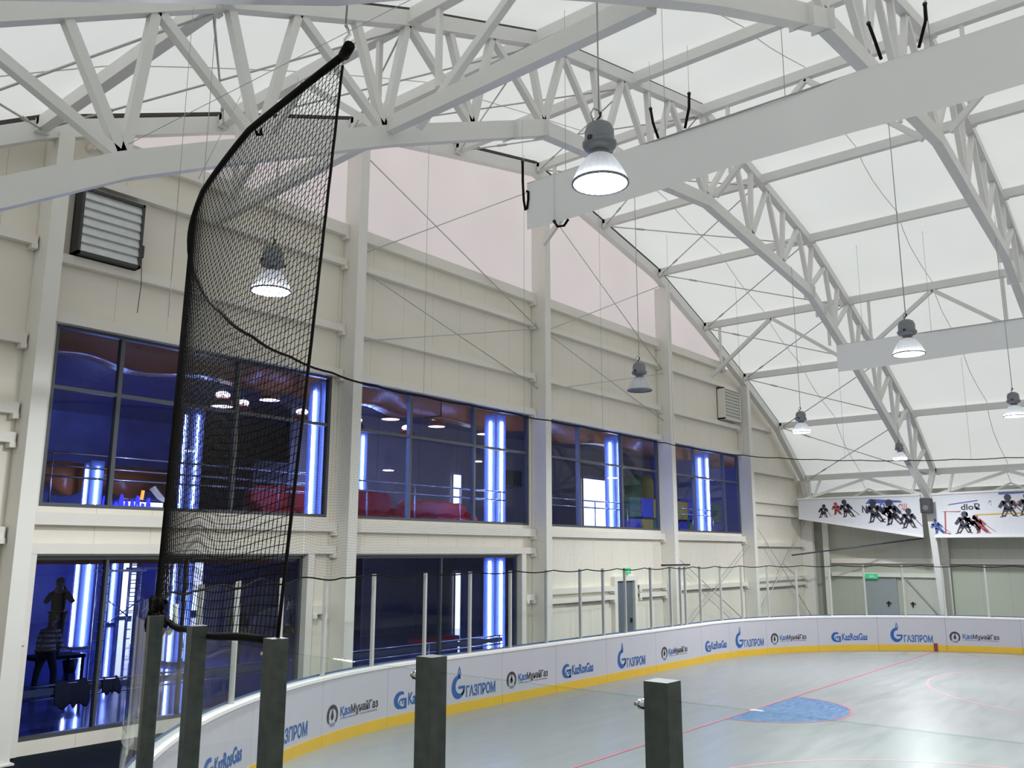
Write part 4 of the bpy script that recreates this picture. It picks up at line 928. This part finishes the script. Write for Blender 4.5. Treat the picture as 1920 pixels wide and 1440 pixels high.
# soft play blocks
bl = [(33.2, 4.0, 1.0, .9, BLU), (34.25, 4.0, 1.0, .9, YEL), (35.3, 4.0, .8, .9, GRN), (33.2, 4.95, 1.0, .9, GRN), (34.25, 4.95, 1.0, .9, BLU), (35.3, 4.95, .8, .9, YEL), (36.2, 4.0, 1.2, .8, GRN), (36.2, 4.85, 1.2, 1.0, YEL),
      (37.6, 4.0, 1.0, .9, BLU), (38.7, 4.0, 1.1, .9, GRN), (37.6, 4.95, 1.0, .9, YEL), (38.7, 4.95, 1.1, 1.1, BLU), (39.9, 4.0, 1.0, .9, YEL), (41.0, 4.0, 1.2, .9, BLU), (41.0, 4.95, 1.2, .9, GRN), (39.9, 4.95, 1.0, .9, GRN)]
cn = {BLU.name: 'blue', YEL.name: 'yellow', GRN.name: 'green'}
for k, (x, z, wd, h, m) in enumerate(bl):
    zz = z + (0 if z < 4.5 else .0)
    tag(MB().box((x, 20.6, zz), (x + wd, 21.5, zz + h)).build('play_block', m, None, .06), f'{cn[m.name]} foam play block, {"lower" if z < 4.5 else "upper"} row, {ORD[k // 2]} stack behind the right upper windows', 'play block', 'foam play blocks')
for x, m, l in ((38.6, YEL, 'yellow'), (39.8, BLU, 'blue'), (37.4, GRN, 'green')):
    t = thing('play_tower', f'tall {l} play column behind the play blocks in the third upper window', 'play column', (x, 23, 3.98), 'tall play columns')
    MB().lathe([(.42, 0), (.45, .2), (.45, 3.0), (.3, 3.2), (0, 3.25)], (x, 23, 3.98), 20).build('body', m, t); MB().lathe([(.47, 1.5), (.47, 1.62)], (x, 23, 3.98), 20).build('band', CHROME, t)
for x, z, l in ((18.6, 6.2, 'through the net in the left upper window'), (32.2, 6.9, 'at the right end of the second upper window')):
    t = thing('wall_screen', f'black wall screen {l}', 'screen', (x, 26.5, z)); MB().box((x - .7, 26.5, z - .35), (x + .7, 26.56, z + .35)).build('panel', BLACK, t); MB().box((x - .74, 26.52, z - .39), (x + .74, 26.6, z + .39)).build('bezel', FRAME, t); MB().box((x - .05, 26.6, z - .05), (x + .05, 27.0, z + .05)).build('bracket', FRAME, t)
# scaffold towers and ladders in the lower left window
def scaffold(x, y, lab):
    t = thing('scaffold_tower', lab, 'scaffold', (x, y, FL), 'aluminium scaffold towers')
    for xx in (x, x + 1.15):
        f = MB()
        for dx in (0, .42): f.tube([(xx + dx, y, FL), (xx + dx, y, 3.2)], .028, 7)
        for k in range(9): f.tube([(xx, y, .45 + k * .31), (xx + .42, y, .45 + k * .31)], .02, 6)
        f.build('ladder_frame', CHROME, t)
    MB().box((x, y - .3, 2.72), (x + 1.57, y + .3, 2.79)).build('deck', ALU, t)
    MB().tube([(x + .42, y - .05, 1.0), (x + 1.57, y - .05, 1.75)], .02, 6).build('diagonal', CHROME, t); MB().tube([(x + .42, y - .05, 1.75), (x + 1.15, y - .05, 1.2)], .02, 6).build('diagonal', CHROME, t)
scaffold(14.3, 30, 'aluminium scaffold tower with rungs in the lower left window, nearer one'); scaffold(17.2, 33.5, 'aluminium scaffold tower behind the bunched net, farther one')
t = thing('bucket', 'dark bucket on the shiny floor beside the striped person', 'bucket', (11.6, 25.5, FL)); MB().lathe([(.0, 0), (.14, 0), (.19, .34), (.2, .34), (.15, .02), (0, .02)], (11.6, 25.5, FL), 18).build('body', BLACK, t); MB().tube([(11.42, 25.5, FL + .33), (11.5, 25.5, FL + .5), (11.7, 25.5, FL + .5), (11.78, 25.5, FL + .33)], .008, 5).build('handle', CHROME, t)
t = thing('work_platform', 'low dark work platform under the person raising both hands', 'platform', (10.15, 23.2, FL)); MB().box((9.55, 22.8, .78), (10.75, 23.7, .86)).build('deck', RUBBER, t)
for a in (9.6, 10.7):
    for b in (22.85, 23.65): MB().box((a - .03, b - .03, FL), (a + .03, b + .03, .78)).build('leg', RUBBER, t)
for x, l in ((21.9, 'left'), (23.0, 'right')):
    t = thing('low_bench', f'low red bench on the floor of the lower window nearest the middle, {l} one', 'bench', (x, 22, FL), 'low red benches'); MB().box((x - .5, 21.75, .35), (x + .5, 22.25, .5)).build('seat', REDV, t, .03)
    for a in (-.4, .4): MB().box((x + a - .04, 21.8, FL), (x + a + .04, 22.2, .35)).build('leg', FRAME, t)
# dark jackets over the handrail
def jacket(x, w, zt, zb, lab):
    vs = []; fs = []; n = 10
    for i in range(n + 1):
        f = i / n; xx = x + w * (f - .5)
        for k, (dy, z) in enumerate(((.10, zb + .12 + .06 * math.sin(i * 1.3)), (.08, .9), (.0, zt + .03 * math.sin(i * .9)), (-.07, .92), (-.10, zb + .09 * math.sin(i * 1.9)))): vs.append((xx + .03 * math.sin(k + i), 16.87 + dy * (1 + .3 * math.sin(i * 2)), z))
    for i in range(n):
        for k in range(4): fs.append((i * 5 + k, i * 5 + k + 1, i * 5 + 6 + k, i * 5 + 5 + k))
    o = MB().add(vs, fs, True).build('jacket', DARKJ); sm = o.modifiers.new('thickness', 'SOLIDIFY'); sm.thickness = .05; sm.offset = 0
    ss = o.modifiers.new('soft', 'SUBSURF'); ss.levels = ss.render_levels = 1
    tag(o, lab, 'jacket', 'dark clothes over the handrail')
jacket(7.72, .62, 1.14, .62, 'dark jacket draped over the handrail, the larger left one'); jacket(8.45, .34, 1.12, .78, 'dark clothing lump draped over the handrail, the smaller right one')

# ------------------------------------------------------------------ people
def skin(name, joints, edges, rad, m, parent, sub=2, root=0):
    me = bpy.data.meshes.new(name); me.from_pydata(joints, edges, []); o = bpy.data.objects.new(name, me); COL.objects.link(o)
    sk = o.modifiers.new('skin', 'SKIN'); ss = o.modifiers.new('sub', 'SUBSURF'); ss.levels = ss.render_levels = sub
    for i, r in enumerate(rad):
        me.skin_vertices[0].data[i].radius = (r, r) if not isinstance(r, tuple) else r
    me.skin_vertices[0].data[root].use_root = True
    bpy.context.view_layer.update()
    me2 = bpy.data.meshes.new_from_object(o.evaluated_get(bpy.context.evaluated_depsgraph_get())); bpy.data.objects.remove(o)
    for p in me2.polygons: p.use_smooth = True
    me2.materials.clear(); me2.materials.append(m); ob = bpy.data.objects.new(name, me2); COL.objects.link(ob)
    if parent: ob.parent = parent
    return ob
def person(loc, rz, h, lab, arms, top_m, cap=None, bend=0.0, stride=.1):
    t = thing('person', lab, 'person', loc); t.rotation_euler.z = rz; s = h / 1.75
    f = lambda x, y, z: (x * s, (y + bend * max(0, z - .95)) * s, z * s)
    hd = [f(0, 0, .95), f(0, 0, 1.12), f(0, 0, 1.30), f(0, 0, 1.42), f(0, .0, 1.50), f(0, .01, 1.58), f(0, .02, 1.66), f(0, .01, 1.72)]
    LA, RA = arms
    J = hd + [f(.17, 0, 1.38)] + [f(*q) for q in LA] + [f(-.17, 0, 1.38)] + [f(*q) for q in RA]
    E_ = [(i, i + 1) for i in range(7)] + [(3, 8), (8, 9), (9, 10), (10, 11), (3, 12), (12, 13), (13, 14), (14, 15)]
    rad = [(.15, .11), (.14, .10), (.16, .11), (.10, .08), .055, .075, .088, .06, .065, .045, .035, .03, .065, .045, .035, .03]
    n = len(J)
    J += [f(.09, 0, .90), f(.10, stride, .48), f(.11, stride - .03, .08), f(.12, stride + .13, .03), f(-.09, 0, .90), f(-.10, -stride, .48), f(-.11, -stride - .06, .08), f(-.12, -stride + .10, .03)]
    E_ += [(0, n), (n, n + 1), (n + 1, n + 2), (n + 2, n + 3), (0, n + 4), (n + 4, n + 5), (n + 5, n + 6), (n + 6, n + 7)]
    rad += [.085, .058, .042, .035, .085, .058, .042, .035]
    rad = [tuple(k * s for k in r) if isinstance(r, tuple) else r * s for r in rad]
    skin('body', J, E_, rad, SKIN, t)
    g = lambda idx, k: ([J[i] for i in idx], [tuple(c * 1.16 + .008 for c in rad[i]) if isinstance(rad[i], tuple) else rad[i] * 1.22 + .006 for i in idx])
    ji, jr = g([0, 1, 2, 3, 8, 9, 10, 12, 13, 14], 0); skin('sweater', ji, [(0, 1), (1, 2), (2, 3), (3, 4), (4, 5), (5, 6), (3, 7), (7, 8), (8, 9)], jr, top_m, t)
    ji, jr = g([0, n, n + 1, n + 2, n + 4, n + 5, n + 6], 0); skin('trousers', ji, [(0, 1), (1, 2), (2, 3), (0, 4), (4, 5), (5, 6)], jr, JEANS, t)
    for q in (n + 2, n + 6): skin('shoe', [J[q], J[q + 1]], [(0, 1)], [.05 * s, .042 * s], BLACK, t, 1)
    c = Vector(J[6]); mb = MB(); mb.sphere((0, 0, 0), (.098 * s, .108 * s, .095 * s), 14, 8)
    ho = MB(); ho.v = [(v[0] + c.x, v[1] + c.y - .018 * s, v[2] + c.z + .035 * s) for v in mb.v]; ho.f = mb.f; ho.sm = mb.sm
    k = ho.build('cap' if cap else 'hair', cap or HAIR); k.parent = t
    fc = MB().sphere((c.x, c.y + .095 * s, c.z - .04 * s), (.014 * s, .02 * s, .022 * s), 8, 6).build('nose', SKIN); fc.parent = t
    for sx in (-1, 1):
        e_ = MB().sphere((c.x + sx * .034 * s, c.y + .078 * s, c.z - .01 * s), .011 * s, 8, 6).build('eye', BLACK); e_.parent = t
        r_ = MB().sphere((c.x + sx * .09 * s, c.y, c.z - .03 * s), (.015 * s, .025 * s, .034 * s), 8, 6).build('ear', SKIN); r_.parent = t
    mo = MB().sphere((c.x, c.y + .084 * s, c.z - .075 * s), (.026 * s, .008 * s, .008 * s), 8, 5).build('mouth', mat('lips', (.25, .09, .08), .5)); mo.parent = t
    if cap: b_ = MB().sphere((c.x, c.y + .10 * s, c.z + .035 * s), (.075 * s, .09 * s, .014 * s), 12, 6).build('cap_brim', cap); b_.parent = t
    for idx, pidx in ((11, 10), (15, 14)):          # hands with five fingers
        w0, w1 = Vector(J[pidx]), Vector(J[idx]); d = (w1 - w0).normalized(); sd = d.cross(Vector((0, 0, 1)) if abs(d.z) < .8 else Vector((0, 1, 0))).normalized(); nn = sd.cross(d)
        jj = [w0.lerp(w1, .3), w1 + d * .05 * s]; ee = [(0, 1)]; rr = [.028 * s, (.036 * s, .018 * s)]
        hj = skin('hand', [tuple(q) for q in jj], ee, rr, SKIN, t, 1)
        for i, ln in enumerate((.07, .082, .076, .06)):
            b0_ = w1 + d * .06 * s + sd * (i - 1.5) * .019 * s
            MB().tube([b0_, b0_ + d * ln * .55 * s + nn * .008 * s, b0_ + d * ln * s + nn * .03 * s], [.009 * s, .0085 * s, .007 * s], 7).build('finger', SKIN).parent = t
        b0_ = w1 + d * .015 * s - sd * .034 * s
        MB().tube([b0_, b0_ - sd * .03 * s + d * .03 * s, b0_ - sd * .035 * s + d * .06 * s + nn * .01 * s], [.011 * s, .010 * s, .008 * s], 7).build('thumb', SKIN).parent = t
    return t
down = ([(.24, .0, 1.12), (.25, .06, .88), (.25, .09, .78)], [(-.24, .0, 1.12), (-.25, .06, .88), (-.25, .09, .78)])
fwd = ([(.23, .06, 1.14), (.20, .26, .98), (.19, .35, .95)], [(-.23, -.03, 1.12), (-.25, .06, .88), (-.25, .10, .79)])
upr = ([(.30, .10, 1.20), (.12, .22, 1.48), (.07, .20, 1.56)], [(-.30, .10, 1.20), (-.12, .22, 1.48), (-.07, .20, 1.56)])
person((9.45, 22, FL), -1.0, 1.82, 'person in a striped sweater and dark trousers walking inside the lower left window', fwd, STRIPE, None, .12, .16)
person((10.15, 23.25, .86), math.pi - .3, 1.86, 'person in a dark jacket raising both hands to the face, behind the striped person', upr, DARKJ)
person((15.1, 22.8, FL), 2.9, 1.95, 'dark silhouetted person seen through the lower net, facing the rink', down, DARKJ)
person((16.9, 22.8, FL), -2.0, 1.95, 'person in dark jacket and flat cap, right end of the lower left window', down, DARKJ, DARKJ)
